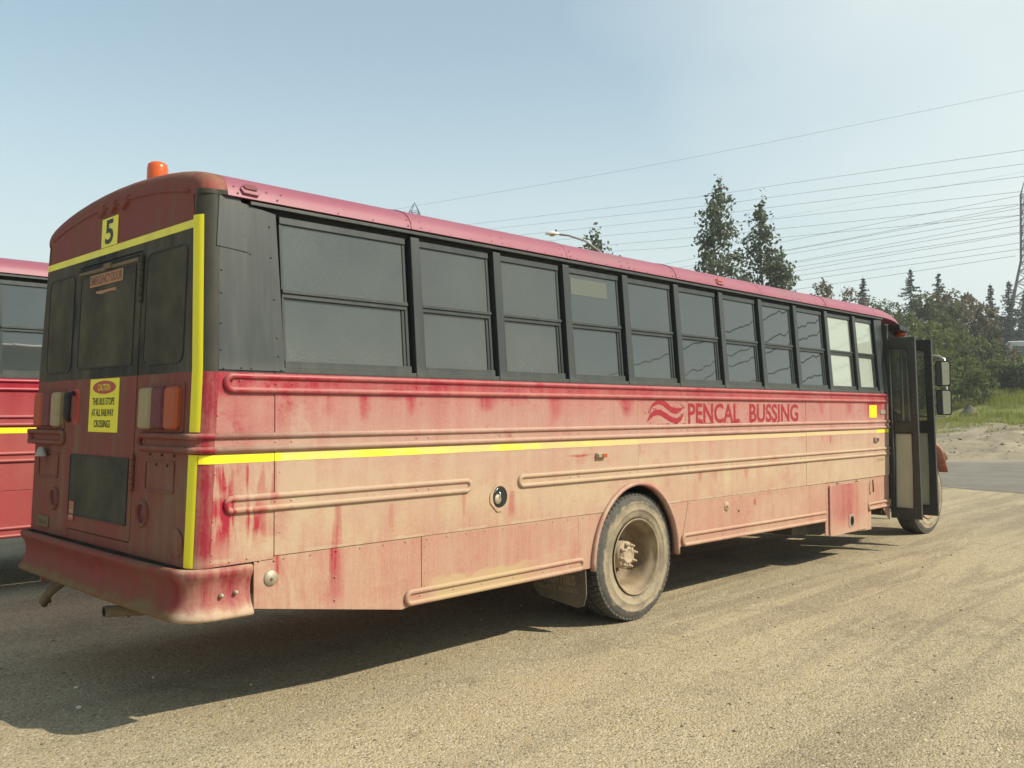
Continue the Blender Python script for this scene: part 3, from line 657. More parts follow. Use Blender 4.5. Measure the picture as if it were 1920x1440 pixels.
def build_bus(root, clean=False):
    P = M['side2'] if clean else M['side']; PR = P if clean else M['rear']
    gl = M['glass_m'] if clean else M['glass']
    rv = MB(); rvb = MB(T_side)                          # rivets, red field and black field
    # ---- side panels above and below the skirt seam
    def panel(poly, y0=0., T=T_side, name='side_panel', mat=P, th=.012, bev=.0018):
        return MB(T).prism(poly, y0, y0+th).build(name, mat, root, bevel=bev, seg=1)
    zt, zs = 1.893, .905
    panel([(.092+rlean(.885), .885), (.457, .889), (.457, zt), (.092+rlean(zt), zt)], .0)
    ar = [p for p in arch_pts(WA, WB) if p[1] > zs]
    xa = WCX+WA*math.sqrt(1-((zs-WCZ)/WB)**2); xb = WCX-WA*math.sqrt(1-((zs-WCZ)/WB)**2)
    panel([(.460, zs), (xb, zs)]+[p for p in ar[::-1] if p[0] <= 3.745]+[(3.745, WCZ+WB*math.sqrt(1-((3.745-WCX)/WA)**2)), (3.745, zt), (.460, zt)], -.0025)
    panel([(3.748, zt), (3.748, WCZ+WB*math.sqrt(1-((3.748-WCX)/WA)**2))]+[p for p in ar[::-1] if p[0] > 3.75]+[(xa, zs), (6.678, zs), (6.678, zt)], -.001)
    panel([(6.681, zs), (XE, zs), (XE, zt), (6.681, zt)], -.003)
    zz = zs-.0025
    panel([(.342, .640), (1.335, .478), (1.489, .500), (1.489, zz), (.460, zz), (.457, zz-.017), (.342, zz-.018)], .003)
    panel([(1.492, .500), (3.005, .500), (3.005, zz), (1.492, zz)], .001)
    lo = [p for p in arch_pts(WA, WB) if p[0] < 3.7 and p[1] < zs]
    panel([(3.008, .500), (3.150, .500)]+lo[::-1]+[(xb, zz), (3.008, zz)], .003)
    hi = [p for p in arch_pts(WA, WB) if p[0] > 3.7 and p[1] < zs]
    panel([(xa, zz)]+hi[::-1]+[(4.300, .505), (4.352, .53), (4.466, zz)], .003)
    panel([(4.355, .53), (5.943, .53), (5.943, zz), (4.470, zz)], .001)
    panel([(5.946, .53), (7.122, .52), (7.122, zz), (5.946, zz)], .003)
    panel([(7.170, .340), (8.190, .300), (8.325, .298), (8.325, .52), (XE, .52), (XE, zz), (7.128, zz), (7.128, .345)], .008)
    panel([(8.66, .52), (8.86, .52), (8.87, .36)], .004, name='door_step_gusset')
    # ---- luggage hatch
    h = MB().prism(rrect(7.20, 8.185, .325, .875, .03), -.012, .004).build('luggage_hatch', P, root, bevel=.003)
    f = MB(); f.prism(rrect(7.665, 7.80, .385, .52, .012), -.018, -.0125); f.build('latch_plate', M['metal'], h, bevel=.002)
    f = MB(); ring_prism(f, [(7.735+.036*math.cos(a), .452+.052*math.sin(a)) for a in np.linspace(0, 2*math.pi, 16, False)], [(7.735+.026*math.cos(a), .452+.042*math.sin(a)) for a in np.linspace(0, 2*math.pi, 16, False)], -.026, -.0185); f.box(7.728, 7.742, -.03, -.019, .42, .485); f.build('latch_handle', M['dark'], h)
    for x in (7.45, 7.95): MB().tube([(x-.06, -.006, .885), (x+.06, -.006, .885)], .008, 8).build('hatch_hinge', P, h)
    # ---- rub rails
    r1 = [rail('rub_rail', .155, 8.80, *RAILZ[0], P, root, True, False), rail('rub_rail', .11, XE, *RAILZ[1], P, root, False, False)]
    if clean: rail('rub_rail', .16, XE, *RAILZ[2], P, root, True, False)
    else:
        rail('rub_rail', .160, 1.912, *RAILZ[2], P, root); rail('rub_rail', 2.345, XE, *RAILZ[2], P, root, True, False)
    rail('rub_rail', 1.350, 3.057, .490, .592, P, root, end_z=(0, .006)); rail('rub_rail', 4.352, 7.10, .525, .640, P, root, True, False, end_z=(0, -.03)); rail('rub_rail', 8.20, XE, .525, .615, P, root, True, False)
    rail('rub_rail', .0, 8.8, *RAILZ[1], P, root, False, False, T=T_left)
    # rear wrap of the middle rail
    for z in (RAILZ[1][0]+.0165, RAILZ[1][1]-.0165):
        pass
    zc = sum(RAILZ[1])/2; hh = (RAILZ[1][1]-RAILZ[1][0])/2-.0165
    def corner(mir, yend):
        mb = MB(); L = (lambda y: y) if not mir else (lambda y: 2.44-y)
        def run(z): return [(.12, L(-.006), z), (.09, L(-.006), z), (.05, L(.006), z), (.022, L(.03), z), (.010, L(.07), z), (.012, L(.12), z), (.014, L(yend-hh), z)]
        top = run(zc+hh); bot = run(zc-hh)
        end = [(.016, L(yend-hh+hh*math.sin(t)), zc+hh*math.cos(t)) for t in [math.pi*k/8 for k in range(1, 8)]]
        mb.tube(top+end+bot[::-1], .0165, 8)
        for a, b, c, d in zip(top, top[1:], bot, bot[1:]): mb.face([mb.P((p[0]+.006, p[1], p[2])) for p in (a, b, d, c)])
        mb.build('rub_rail', PR, root, recalc=False)
    corner(False, .68)
    if not clean: corner(True, .62)
    # ---- wheel arch flange
    mb = MB(); o_ = [(WCX+(WA+.004)*math.cos(a), WCZ+(WB+.004)*math.sin(a)) for a in np.linspace(-.04, math.pi+.04, 30)]; i_ = [(WCX+(WA-.028)*math.cos(a), WCZ+(WB-.028)*math.sin(a)) for a in np.linspace(-.04, math.pi+.04, 30)]
    rings = [[(o[0], .0, o[1]), (o[0], -.022, o[1]), ((o[0]+i[0])/2, -.030, (o[1]+i[1])/2), (i[0], -.024, i[1]), (i[0], .05, i[1])] for o, i in zip(o_, i_)]
    mb.loft(rings, closed=True, smooth=True).build('wheel_arch_flange', M['flange'], root)
    mb = MB(); rings = [[(WCX+(WA-.01)*math.cos(a), y, WCZ+(WB-.01)*math.sin(a)) for y in (.01, .75)] for a in np.linspace(0, math.pi, 20)]
    I = [[mb.P(p) for p in r] for r in rings]
    for a, b in zip(I, I[1:]): mb.face((a[0], a[1], b[1], b[0]), True)
    mb.build('wheel_housing', M['dark'], root)
    # ---- window band
    MB(T_side).box(.45, XE, .060, .075, 1.88, 2.80).build('window_band_wall', M['dark'], root)
    q = MB(T_side).prism([(.092+rlean(1.9), 1.896), (.522, 1.896), (.500, 2.765), (.092+rlean(2.765), 2.82)], .0, .012).build('rear_quarter_panel', M['blk'], root, bevel=.002, seg=1)
    if not clean: MB(T_side).prism([(.075+rlean(2.55), 2.545), (.325, 2.530), (.318, 2.735), (.285, 2.815), (.09+rlean(2.8), 2.828)], -.004, .0).build('patch_panel', M['blk'], root, bevel=.0015, seg=1)
    edges = [.53]+PIL
    for k in range(len(PIL)):
        a = .532 if k == 0 else PIL[k-1]+PW+.004; b = PIL[k]-.026
        g = gl
        if not clean and k in (9, 10): g = M['glass_daylight']
        elif not clean and k >= 3: g = M['glass_m']
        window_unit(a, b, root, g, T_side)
    for k, x in enumerate(PIL):
        MB(T_side).prism([(x, 1.905), (x+PW, 1.905), (x+PW-.004, 2.775), (x+.002, 2.775)], -.002, .06).build('window_post', M['blk'], root, bevel=.004)
        MB(T_side).box(x+.0, x+PW+.012, -.004, .02, 1.888, 1.912).build('post_foot', M['blk'], root, bevel=.002, seg=1)
    MB(T_side).prism([(.42, 2.762), (XE, 2.762), (XE, 2.822), (.40, 2.822)], .030, .075).build('header_strip', M['dark'], root)
    MB(T_side).box(.34, XE+.02, -.016, .06, 2.792, 2.812).build('gutter', M['blk'], root, bevel=.003)
    MB(T_side).prism([(8.705, 1.9), (XE, 1.9), (XE, 2.79), (8.705, 2.79)], .0, .05).build('door_post', M['blk'], root, bevel=.004)
    # ---- left-hand wall (plain) with its windows
    MB(T_left).prism([(.09, .5), (3.0, .5), (3.15, 1.1), (4.3, 1.1), (4.4, .5), (8.9, .5), (8.9, 1.893), (.12, 1.893)], 0, .012).build('side_panel', P, root)
    MB(T_left).box(.12, 8.9, .055, .07, 1.88, 2.80).build('window_band_wall', M['blk'], root)
    for k in range(len(PIL)):
        a = .53 if k == 0 else PIL[k-1]+PW; w = MB(T_left); w.box(a+.02, PIL[k]-.02, .045, .054, 1.96, 2.72); w.build('pane', M['glass_m'], root)
        MB(T_left).box(PIL[k], PIL[k]+PW, 0, .06, 1.9, 2.8).build('window_post', M['blk'], root)
    # ---- floor, interior shell and underbody
    MB().box(.12, 8.95, .08, 2.36, .86, .90).build('floor', M['under'], root)
    u = MB(); u.box(.3, 11.4, .78, .86, .55, .80); u.box(.3, 11.4, 1.58, 1.66, .55, .80)
    for x in (.6, 1.6, 2.6, 5.2, 6.4, 7.6): u.box(x, x+.08, .15, 2.3, .74, .84)
    u.build('chassis_frame', M['under'], root)
    MB().tube([(3.76, .4, .5), (3.76, 2.04, .5)], .10, 12).build('rear_axle', M['under'], root)
    MB().lathe([(.0, -.2), (.17, -.16), (.21, 0), (.17, .16), (.0, .2)], (3.76, 1.22, .5), 16).build('differential', M['under'], root)
    MB().tube([(3.9, 1.22, .55), (8.8, 1.22, .62)], .05, 10).build('drive_shaft', M['under'], root)
    MB().box(4.9, 6.2, 1.7, 2.3, .42, .8).build('fuel_tank', M['under'], root, bevel=.05)
    b = MB().box(6.75, 7.14, .20, .62, .36, .78); b.build('battery_box', M['under'], root, bevel=.01)
    MB().box(5.9, 6.6, .9, 1.5, .42, .66).build('transmission_crossmember', M['under'], root, bevel=.03)
    # ---- roof
    Pf = profile(); seams = [.205, 1.452, 2.945, 4.395, 5.855, 7.30, 8.63]
    for k, (a, b) in enumerate(zip(seams, seams[1:])):
        o = [.0, .0032][k % 2]; mb = MB(); Q = offset_profile(Pf, o)
        L = []
        for x in (a, a+.03, (a+b)/2, b-.03, b+.004):
            L.append([(x, y, z) for y, z in Q])
        mb.loft(L, closed=False, capa=False, capb=False, smooth=True)
        Qi = offset_profile(Pf, o-.006); mb.loft([[(a, y, z) for y, z in Q], [(a, y, z) for y, z in Qi]], closed=False, capa=False, capb=False)
        for sgn, e in ((0, 0), (1, -1)):
            mb.loft([[(x, Q[e][0], Q[e][1]) for x in (a, b)], [(x, Q[e][0]+(.02 if e == 0 else -.02), Q[e][1]-.001) for x in (a, b)]], closed=False, capa=False, capb=False)
        mb.build('roof_panel', M['roof'], root, recalc=False)
        # raised lap seam
        mb = MB(); Qs = offset_profile(Pf, .0052); mb.loft([[(b-.008, y, z) for y, z in Pf], [(b-.006, y, z) for y, z in Qs], [(b+.006, y, z) for y, z in Qs], [(b+.008, y, z) for y, z in Pf]], closed=False, capa=False, capb=False); mb.build('roof_seam', M['roof'], root, recalc=False)
    # front cap
    mb = MB(); L = []
    for t in np.linspace(0, 1, 12):
        x = 8.63+1.32*math.sin(t*math.pi/2); d = 1-math.cos(t*math.pi/2); zc0 = 2.60
        L.append([(x, 1.22+(y-1.22)*(1-.22*d), 2.822+(z-2.822)*(1-.95*d)-.26*d*max(0, (t-.0))) for y, z in Pf])
    mb.loft(L, closed=False, capa=False, capb=True, smooth=True).build('front_roof_cap', M['roof'], root, recalc=False)
    # rear cap: rounded dome above the painted header
    mb = MB(); L = []; r = .075; x0 = rlean(2.82)
    for t in np.linspace(0, math.pi/2, 9):
        q = offset_profile(Pf, -r*(1-math.sin(t))); nq = len(q)
        q = [(y+(.024 if k == 0 else .014 if k == 1 else -.024 if k == nq-1 else -.014 if k == nq-2 else 0), z) for k, (y, z) in enumerate(q)]
        L.append([(x0+r*(1-math.cos(t))*1.05, y, z) for y, z in q])
    mb.loft(L, closed=False, capa=False, capb=False, smooth=True)
    last = [(.205+.006, y, z) for y, z in Pf]; mb.loft([L[-1], last], closed=False, capa=False, capb=False, smooth=True)
    fan = L[0]; mb.face([mb.P(p) for p in fan][::-1])
    mb.build('rear_roof_cap', PR, root, recalc=False)
    ridge = offset_profile(Pf, -.115)[4:-4]; MB().tube([(x0+.004, y, z) for y, z in ridge], .012, 8).build('cap_ridge', PR, root)
    # rear face header between the yellow band and the dome
    MB(T_rear).prism([(.10, 2.60), (2.34, 2.60), (2.36, 2.830), (.08, 2.830)], .0, -.012, ax=1) if False else None
    mb = MB(); 
    def rq(poly, d0, d1, name, mat, par=root, bev=.002):
        m = MB(); A = [m.P(T_rear(a, d0, b)) for a, b in poly]; B = [m.P(T_rear(a, d1, b)) for a, b in poly]; n = len(poly)
        m.face(A); m.face(B[::-1])
        for k in range(n): m.face((A[k], B[k], B[(k+1) % n], A[(k+1) % n]))
        return m.build(name, mat, par, bevel=bev, seg=1)
    def yl(z, s=0):                                       # side edge of the rear face at height z
        return .09+lean(z) if s == 0 else 2.44-.09-lean(z)
    rq([(yl(2.615), 2.604), (yl(2.615, 1), 2.604), (yl(2.84, 1)-.02, 2.84), (yl(2.84)+.02, 2.84)], -.012, .0, 'rear_header_panel', PR)
    rq([(.755+.02, .885), (yl(.885), .885), (yl(1.9), 1.9), (yl(2.613), 2.613), (.755+.02, 2.613)], -.012, .0, 'rear_panel', PR)
    rq([(1.725-.02, .885), (yl(.885, 1), .885), (yl(1.9, 1), 1.9), (yl(2.613, 1), 2.613), (1.725-.02, 2.613)], -.012, .0, 'rear_panel', PR)
    rq([(.777, .885), (1.703, .885), (1.703, .945), (.777, .945)], -.012, -.001, 'rear_sill_panel', PR)
    rq([(.2, .9), (2.3, .9), (2.25, 2.72), (.2, 2.72)], -.06, -.03, 'rear_inner_wall', M['dark'], root, bev=0)
    # corner posts with the rolled edge
    for s in (0, 1):
        mb = MB(); L = []
        for z in (.885, 1.3, 1.893, 2.2, 2.5, 2.70, 2.835):
            ring = []
            for t in np.linspace(0, math.pi/2, 9):
                x = .092-.092*math.sin(t)+rlean(z)*(1.0); y = .092-.092*math.cos(t)+lean(z)
                ring.append((x, y if s == 0 else 2.44-y, z))
            L.append(ring)
        mb.loft(L, closed=False, capa=False, capb=False, smooth=True); mb.build('corner_post', PR if not clean else P, root)
    MB(lambda x, y, z: (x+rlean(z), y+lean(z), z)).box(.090, .094, -.0015, .004, .885, 2.54).build('corner_seam', PR, root)
    if clean: return
    # ---- emergency door and rear glazing
    dr = rq(rrect(.757, 1.723, .952, 2.592, .02, 2), -.010, .006, 'emergency_door', PR)
    rq(rrect(.745, 1.735, .940, 2.608, .02, 2), -.02, -.008, 'door_seal', M['dark'])
    def gasket(poly_o, poly_i, par, name='window_gasket', d=.006, mat=M['rub']):
        m = MB(); n = len(poly_o)
        O = [m.P(T_rear(a, .0, b)) for a, b in poly_o]; O1 = [m.P(T_rear(a, d, b)) for a, b in poly_o]; I1 = [m.P(T_rear(a, d, b)) for a, b in poly_i]; I = [m.P(T_rear(a, .0, b)) for a, b in poly_i]
        for k in range(n):
            j = (k+1) % n; m.face((O[k], O[j], O1[j], O1[k])); m.face((O1[k], O1[j], I1[j], I1[k])); m.face((I1[k], I1[j], I[j], I[k]))
        return m.build(name, mat, par)
    for (a0, a1, b0, b1, par, d0, rr, gm) in ((.215, .690, 1.945, 2.565, None, 0, .05, M['glass_r']), (1.785, 2.215, 1.945, 2.565, None, 0, .05, M['glass_r']), (.835, 1.645, 1.955, 2.530, dr, .0065, .012, M['glass_r']), (.810, 1.672, 1.045, 1.410, dr, .0065, .004, M['gdoor'])):
        w = sub_empty('rear_window', root) if par is None else None
        tgt = w or par
        rq(rrect(a0, a1, b0, b1, rr), d0-.002, d0+.0025, 'pane', gm, tgt, bev=0)
        gasket(rrect(a0-.008, a1+.008, b0-.008, b1+.008, rr+.006), rrect(a0+.002, a1-.002, b0+.002, b1-.002, max(.002, rr-.002)), tgt, d=d0+.006, mat=M['rub'])
    # door header pad, torn
    m = rq([(.80, 2.568), (1.69, 2.568), (1.69, 2.548), (1.30, 2.540), (1.2, 2.545), (.80, 2.543)], .006, .014, 'torn_door_pad', M['mudpipe'], dr, bev=.004)
    rq([(.79, 2.572), (1.70, 2.572), (1.70, 2.586), (.79, 2.586)], .006, .009, 'door_top_gap', M['dark'], dr, bev=0)
    m = MB(); m.boxa(T_rear(1.22, .018, 2.562), (Vector((0, 1, 0)), Vector((1, 0, 0)), Vector((0, 0, 1))), (.05, .012, .018)); m.build('door_catch', M['mudpipe'], dr, bevel=.008)
    # hinges on the right side of the door
    for (z0, z1) in ((2.30, 2.57), (1.24, 1.44)):
        m = MB()
        m.tube([T_rear(.748, .012, z0), T_rear(.748, .012, z1)], .011, 8)
        for k in range(6):
            z = z0+(z1-z0)*(k+.5)/6; m.tube([T_rear(.748, .012, z-.018), T_rear(.748, .012, z+.014)], .014, 8)
        m.box(*(lambda a, b: (a[0], b[0], a[1], b[1], a[2], b[2]))(T_rear(.765, .012, z0+.01), T_rear(.815, .004, z1-.01))) if False else None
        m.build('door_hinge', PR, dr)
    # sunken handle
    rq(rrect(1.580, 1.690, 1.60, 1.83, .045, 4), .006, .009, 'handle_recess', M['redink'], dr, bev=0)
    m = MB(); m.tube([T_rear(1.66, .012, 1.80), T_rear(1.665, .05, 1.79), T_rear(1.668, .05, 1.65), T_rear(1.668, .03, 1.62)], .0, 8, rs=[.016, .024, .022, .012]); m.build('door_handle', M['rub'], dr)
    # taillight clusters
    def cluster(y0, y1, order):
        rq(rrect(y0-.018, y1+.018, 1.570, 1.832, .02, 3), -.001, .008, 'light_frame', PR)
        wdt = (y1-y0)/3
        for k, lm in enumerate(order):
            a = y0+wdt*k; pts = rrect(a+.004, a+wdt-.004, 1.586, 1.812, .022, 3)
            m = MB(); base = [T_rear(p, .004, q) for p, q in pts]; mid = [T_rear(p, .030, q) for p, q in pts]; cy = a+wdt/2
            top = [T_rear(cy+(p-cy)*.78, .042, 1.699+(q-1.699)*.93) for p, q in pts]
            m.loft([base, mid, top], smooth=False); tl = m.build('tail_light', M[lm], root, bevel=.004)
            m = MB()
            for zz_ in (1.602, 1.796):
                for yy_ in (a+.028, a+wdt-.028): m.dome(T_rear(yy_, .036, zz_), (-1, 0, 0), .007)
            m.build('lens_screws', M['rub'], tl)['kind'] = 'stuff'
    cluster(.180, .655, ('l_amb', 'l_red', 'l_wht')); cluster(1.845, 2.320, ('l_wht', 'l_red', 'l_amb'))
    # three small lamps under the crown, amber number plate '5' and yellow bands
    for y in (1.035, 1.205, 1.375):
        m = MB(); c = Vector((x0-.002, y, 2.925)); pts = [(0, .050), (.055, .012), (.045, -.045), (0, -.05), (-.055, -.012), (-.045, .045)]
        m.loft([[tuple(c+Vector((.01, a, b))) for a, b in pts], [tuple(c+Vector((-.018, a*.7, b*.7))) for a, b in pts]]); m.build('cap_lamp', M['l_red'] if False else M['rear'], root, bevel=.004)
    def band(poly, mat, name, d0=.0005, d1=.0022, par=root): return rq(poly, d0, d1, name, mat, par, bev=0)
    band([(yl(2.645)-.004, 2.645), (yl(2.645, 1)+.01, 2.645), (yl(2.688, 1)+.01, 2.688), (yl(2.688)-.004, 2.688)], M['yelc'], 'yellow_tape')
    m = MB(); L = []
    for z in (2.71, 2.3, 1.9, 1.574):
        L.append([((.092-.0945*math.sin(t))+rlean(z), (.092-.0945*math.cos(t))+lean(z), z) for t in np.linspace(R(48), R(94), 6)])
    m.loft(L, closed=False, capa=False, capb=False, smooth=True); m.build('yellow_tape', M['signy'], root)
    m = MB(); L = []
    for z in (1.458, 1.2, .888):
        L.append([((.092-.0945*math.sin(t))+rlean(z), (.092-.0945*math.cos(t))+lean(z), z) for t in np.linspace(R(52), R(92), 6)])
    m.loft(L, closed=False, capa=False, capb=False, smooth=True); m.build('yellow_tape', M['signy'], root)
    m = MB(); L = [[(.092-.0955*math.sin(t)+rlean(z), .092-.0955*math.cos(t), z) for t in np.linspace(R(0), R(50), 6)] for z in (1.456, 1.411)]
    m.loft(L, closed=False, capa=False, capb=False, smooth=True); m.build('yellow_tape', M['signy'], root)
    m = MB()
    segs = [(.092+.02, .457, 0), (.460, 3.745, -.0025), (3.748, 6.678, -.001), (6.681, XE, -.003)]
    for (a, b, y) in segs: m.box(a, b, y-.0015, y+.001, 1.412+.001*a, 1.456+.0005*a)
    m.build('yellow_tape', M['yel'], root)
    n5 = band([(1.135, 2.690), (1.372, 2.690), (1.372, 2.868), (1.135, 2.868)], M['yelc'], 'number_plate', .002, .006)
    for o in (n5,):
        m = MB(); text_on(m, '5', 1.315, 1.195, 2.705, 2.855, lambda u, v: T_rear(u, .0075, v), .02); m.build('number', M['ink'], o, recalc=False)
    # stickers
    s = rq([(1.005, 2.455), (1.500, 2.455), (1.500, 2.532), (1.005, 2.532)], .0100, .0125, 'emergency_sticker', M['orange'], dr, bev=0)
    m = MB(); text_on(m, 'EMERGENCY DOOR', 1.488, 1.018, 2.466, 2.521, lambda u, v: T_rear(u, .0135, v), .012); m.build('lettering', M['brown'], s, recalc=False)
    rq([(1.10, 2.405), (1.20, 2.41), (1.32, 2.402), (1.40, 2.412), (1.40, 2.424), (1.10, 2.424)], .0100, .0115, 'worn_sticker', M['orange'], dr, bev=0)
    s = rq([(.985, 1.560), (1.418, 1.560), (1.418, 1.880), (.985, 1.880)], .0065, .009, 'caution_sticker', M['signy'], dr, bev=0)
    m = MB(); c = [T_rear(1.2015+.172*math.cos(a), .0098, 1.828+.040*math.sin(a)) for a in np.linspace(0, 2*math.pi, 32, False)]; m.face([m.P(p) for p in c]); m.build('caution_oval', M['redink'], s)
    m = MB(); text_on(m, 'CAUTION', 1.292, 1.112, 1.808, 1.848, lambda u, v: T_rear(u, .0108, v), .012); m.build('lettering', M['signy'], s, recalc=False)
    for txt, a, b, z in (('THIS BUS STOPS', 1.368, 1.040, 1.722), ('AT ALL RAILWAY', 1.372, 1.044, 1.655), ('CROSSINGS', 1.330, 1.088, 1.588)):
        m = MB(); text_on(m, txt, a, b, z, z+.044, lambda u, v: T_rear(u, .0108, v), .012); m.build('lettering', M['ink'], s, recalc=False)
    s = rq([(1.575, 1.005), (1.655, 1.005), (1.655, 1.125), (1.575, 1.125)], .010, .012, 'fire_sticker', M['redink'], dr, bev=0)
    m = MB(); text_on(m, 'FIRE', 1.650, 1.582, 1.078, 1.115, lambda u, v: T_rear(u, .0128, v), .02)
    for z in (1.052, 1.018): m.face([m.P(T_rear(a, .0128, b)) for a, b in ((1.648, z), (1.584, z), (1.584, z+.022), (1.648, z+.022))])
    m.build('lettering', M['l_wht'], s, recalc=False)
    # pressed recesses, rings and badge on the rear panels
    for (y0, y1) in ((.245, .595), (1.905, 2.265)):
        m = MB(); o_ = rrect(y0, y1, 1.250, 1.418, .012, 2); i_ = rrect(y0+.010, y1-.010, 1.260, 1.408, .008, 2)
        ring_prism(m, [(a, b) for a, b in o_], [(a, b) for a, b in i_], 0, 1, 0)
        for k in range(len(m.v)):
            x, y, z = m.v[k]; m.v[k] = T_rear(y, .001+.006*x, z)
        m.build('plate_recess', PR, root, bevel=.002, seg=1)
    m = MB()
    for y in (.33, .46, .545, .255, .40): m.dome(T_rear(y, .001, 1.448 if y not in (.33, .46) else 1.395), (-1, 0, 0), .009)
    m.build('screws', M['dark'], root)['kind'] = 'stuff'
    for y in (.605, 1.940):
        m = MB(); m.lathe([(.052, -.001), (.054, -.014), (.062, -.020), (.070, -.016), (.073, -.001)], (rlean(1.12), y, 1.120), 24, 0); rg = m.build('lamp_ring', M['rub'] if False else PR, root)
        m = MB(); m.lathe([(.0, -.003), (.050, -.002), (.052, .0)], (rlean(1.12), y, 1.120), 20, 0); m.build('reflector', M['l_red'], rg)
    m = MB(); pl = rrect(2.02, 2.22, .925, .995, .01, 3); b = rq(pl, .0, .008, 'maker_badge', M['mudpipe'])
    m = MB(); text_on(m, 'Thomas', 2.205, 2.035, .940, .980, lambda u, v: T_rear(u, .0095, v), .02); m.build('lettering', M['brown'], b, recalc=False)
    m = MB(); m.lathe([(.0, -.03), (.03, -.028), (.065, .02), (.07, .03)], (0, 0, 0), 14, 2)
    m.v = [(rlean(1.4)-.035+p[0]*.5, 2.13+p[1], 1.440-p[2]-.02) for p in m.v]; m.build('plate_lamp', M['metal'], root)
    m = MB(); m.lathe([(.0, -.003), (.075, -.002), (.078, .0)], (0, .19, 1.0), 24, 0); m.build('pressed_disc', PR, root)
    # ---- rear bumper
    prof = [(.000, .884), (.020, .886), (.034, .878), (.038, .862), (.030, .842), (.012, .815), (.003, .775), (.003, .735), (.014, .695), (.034, .662), (.046, .645), (.044, .630), (.030, .622), (.010, .628), (-.02, .66), (-.02, .86)]
    path = []                                               # (x, y, nx, ny)
    for x in (.312, .24, .17, .10): path.append((x, -.012, 0, -1))
    for t in np.linspace(0, math.pi/2, 9)[1:-1]: path.append((.10-.14*math.sin(t), .128-.14*math.cos(t), -math.sin(t), -math.cos(t)))
    for y in (.13, .3, .6, .9, 1.22, 1.54, 1.9, 2.2, 2.31): path.append((-.04-.012*math.sin(math.pi*(y-.13)/2.18), y, -1, 0))
    for t in np.linspace(math.pi/2, 0, 9)[1:-1]: path.append((.10-.14*math.sin(t), 2.312+.14*math.cos(t), -math.sin(t), math.cos(t)))
    for x in (.10, .2, .312): path.append((x, 2.452, 0, 1))
    rings = [[(x+nx*(d-.004), y+ny*(d-.004), z-.002*math.sin(7*x+3*y)) for d, z in prof] for (x, y, nx, ny) in path]
    mb = MB().loft(rings, closed=True, smooth=True); bp_ = mb.build('rear_bumper', M['rear'], root)
    MB().box(.03, .325, .012, 2.42, .66, .884).build('bumper_light_block', M['under'], root)  # unseen box added behind the bumper to stop sunlight leaking through the hollow
    for (x, z) in ((.145, .742), (.225, .748)): m = MB(); m.lathe([(.0, -.024), (.008, -.022), (.012, -.012), (.013, .0)], (x, -.014, z), 8); m.build('bumper_bolt', M['metal'], bp_)
    # ---- exhaust and tow hooks
    m = MB(); m.lathe([(.026, .0), (.033, .0), (.033, .55), (.030, .55)], (0, 0, 0), 20, 0)
    m.v = [(-.055+p[0], .955+p[1]-p[0]*.05, .545+p[2]-p[0]*.10) for p in m.v]; e = m.build('exhaust_pipe', M['mudpipe'], root, recalc=True)
    m = MB(); m.lathe([(.0, .0), (.026, .0)], (-.045, .955, .545), 16, 0); m.build('pipe_bore', M['dark'], e)
    m = MB(); m.tube([(.10, .945, .70), (.09, .945, .60), (.085, .975, .575), (.085, .99, .54), (.085, .95, .500), (.085, .912, .535), (.085, .925, .575), (.09, .94, .62)], .011, 8); m.build('pipe_hanger', M['mudpipe'], e)
    for y in (1.98,):
        m = MB(); m.tube([(.18, y, .62), (.10, y+.02, .57), (.02, y+.05, .50), (-.01, y+.10, .44), (.02, y+.15, .40)], .02, 8, rs=[.03, .03, .03, .026, .02]); m.tube([(.10, y+.02, .60), (.06, y+.12, .54), (.05, y+.20, .46), (.06, y+.20, .40)], .02, 8); m.build('tow_hook', M['mudpipe'], root)
    # ---- fittings on the right side
    m = MB(); m.lathe([(.0, -.006), (.040, -.005), (.042, .0)], (.442, .0, .789), 24); d = m.build('filler_disc', M['metal'], root); MB().lathe([(.0, -.016), (.007, -.014), (.008, -.004)], (.442, .0, .785), 6).build('screw', M['mudpipe'], d)
    m = MB(); oct_ = [(.085*math.cos(R(22.5+45*k)), .093*math.sin(R(22.5+45*k))) for k in range(8)]
    O = []
    for k in range(32):
        a = 2*math.pi*k/32; ca, sa = math.cos(a), math.sin(a)
        rr = min(.0885/max(abs(ca), 1e-6), .094/max(abs(sa), 1e-6), .118/max(abs(ca)+abs(sa), 1e-6)*1.0)
        O.append((2.165+rr*ca, 1.096+rr*sa))
    I = [(2.170+.068*math.cos(2*math.pi*k/32), 1.100+.075*math.sin(2*math.pi*k/32)) for k in range(32)]
    ring_prism(m, O, I, -.010, -.001); pl = m.build('filler_plate', P, root, bevel=.0015, seg=1)
    m = MB(); m.lathe([(.072, .0), (.070, -.004), (.068, -.0045), (.0, -.0042)], (2.170, .0, 1.100), 28); m.build('filler_cavity', M['dark'], pl)
    m = MB(); m.lathe([(.0, -.014), (.030, -.013), (.034, -.008), (.034, -.004)], (2.150, .0, 1.088), 20); m.v = [(p[0], p[1]+(p[0]-2.15)*.1, p[2]) for p in m.v]; m.build('filler_cap', M['metal'], pl)
    m = MB(); m.tube([(2.162, -.016, 1.097), (2.168, -.014, 1.118), (2.160, -.012, 1.140)], .003, 6, rs=[.006, .003, .0015]); m.tube([(2.118, -.008, 1.132), (2.140, -.008, 1.155), (2.152, -.008, 1.163)], .003, 6); m.build('cap_tether', M['chrome'], pl)
    m = MB(); m.box(3.198, 3.312, -.028, .0, 1.326, 1.360); sm = m.build('side_marker', M['metal'], root, bevel=.004)
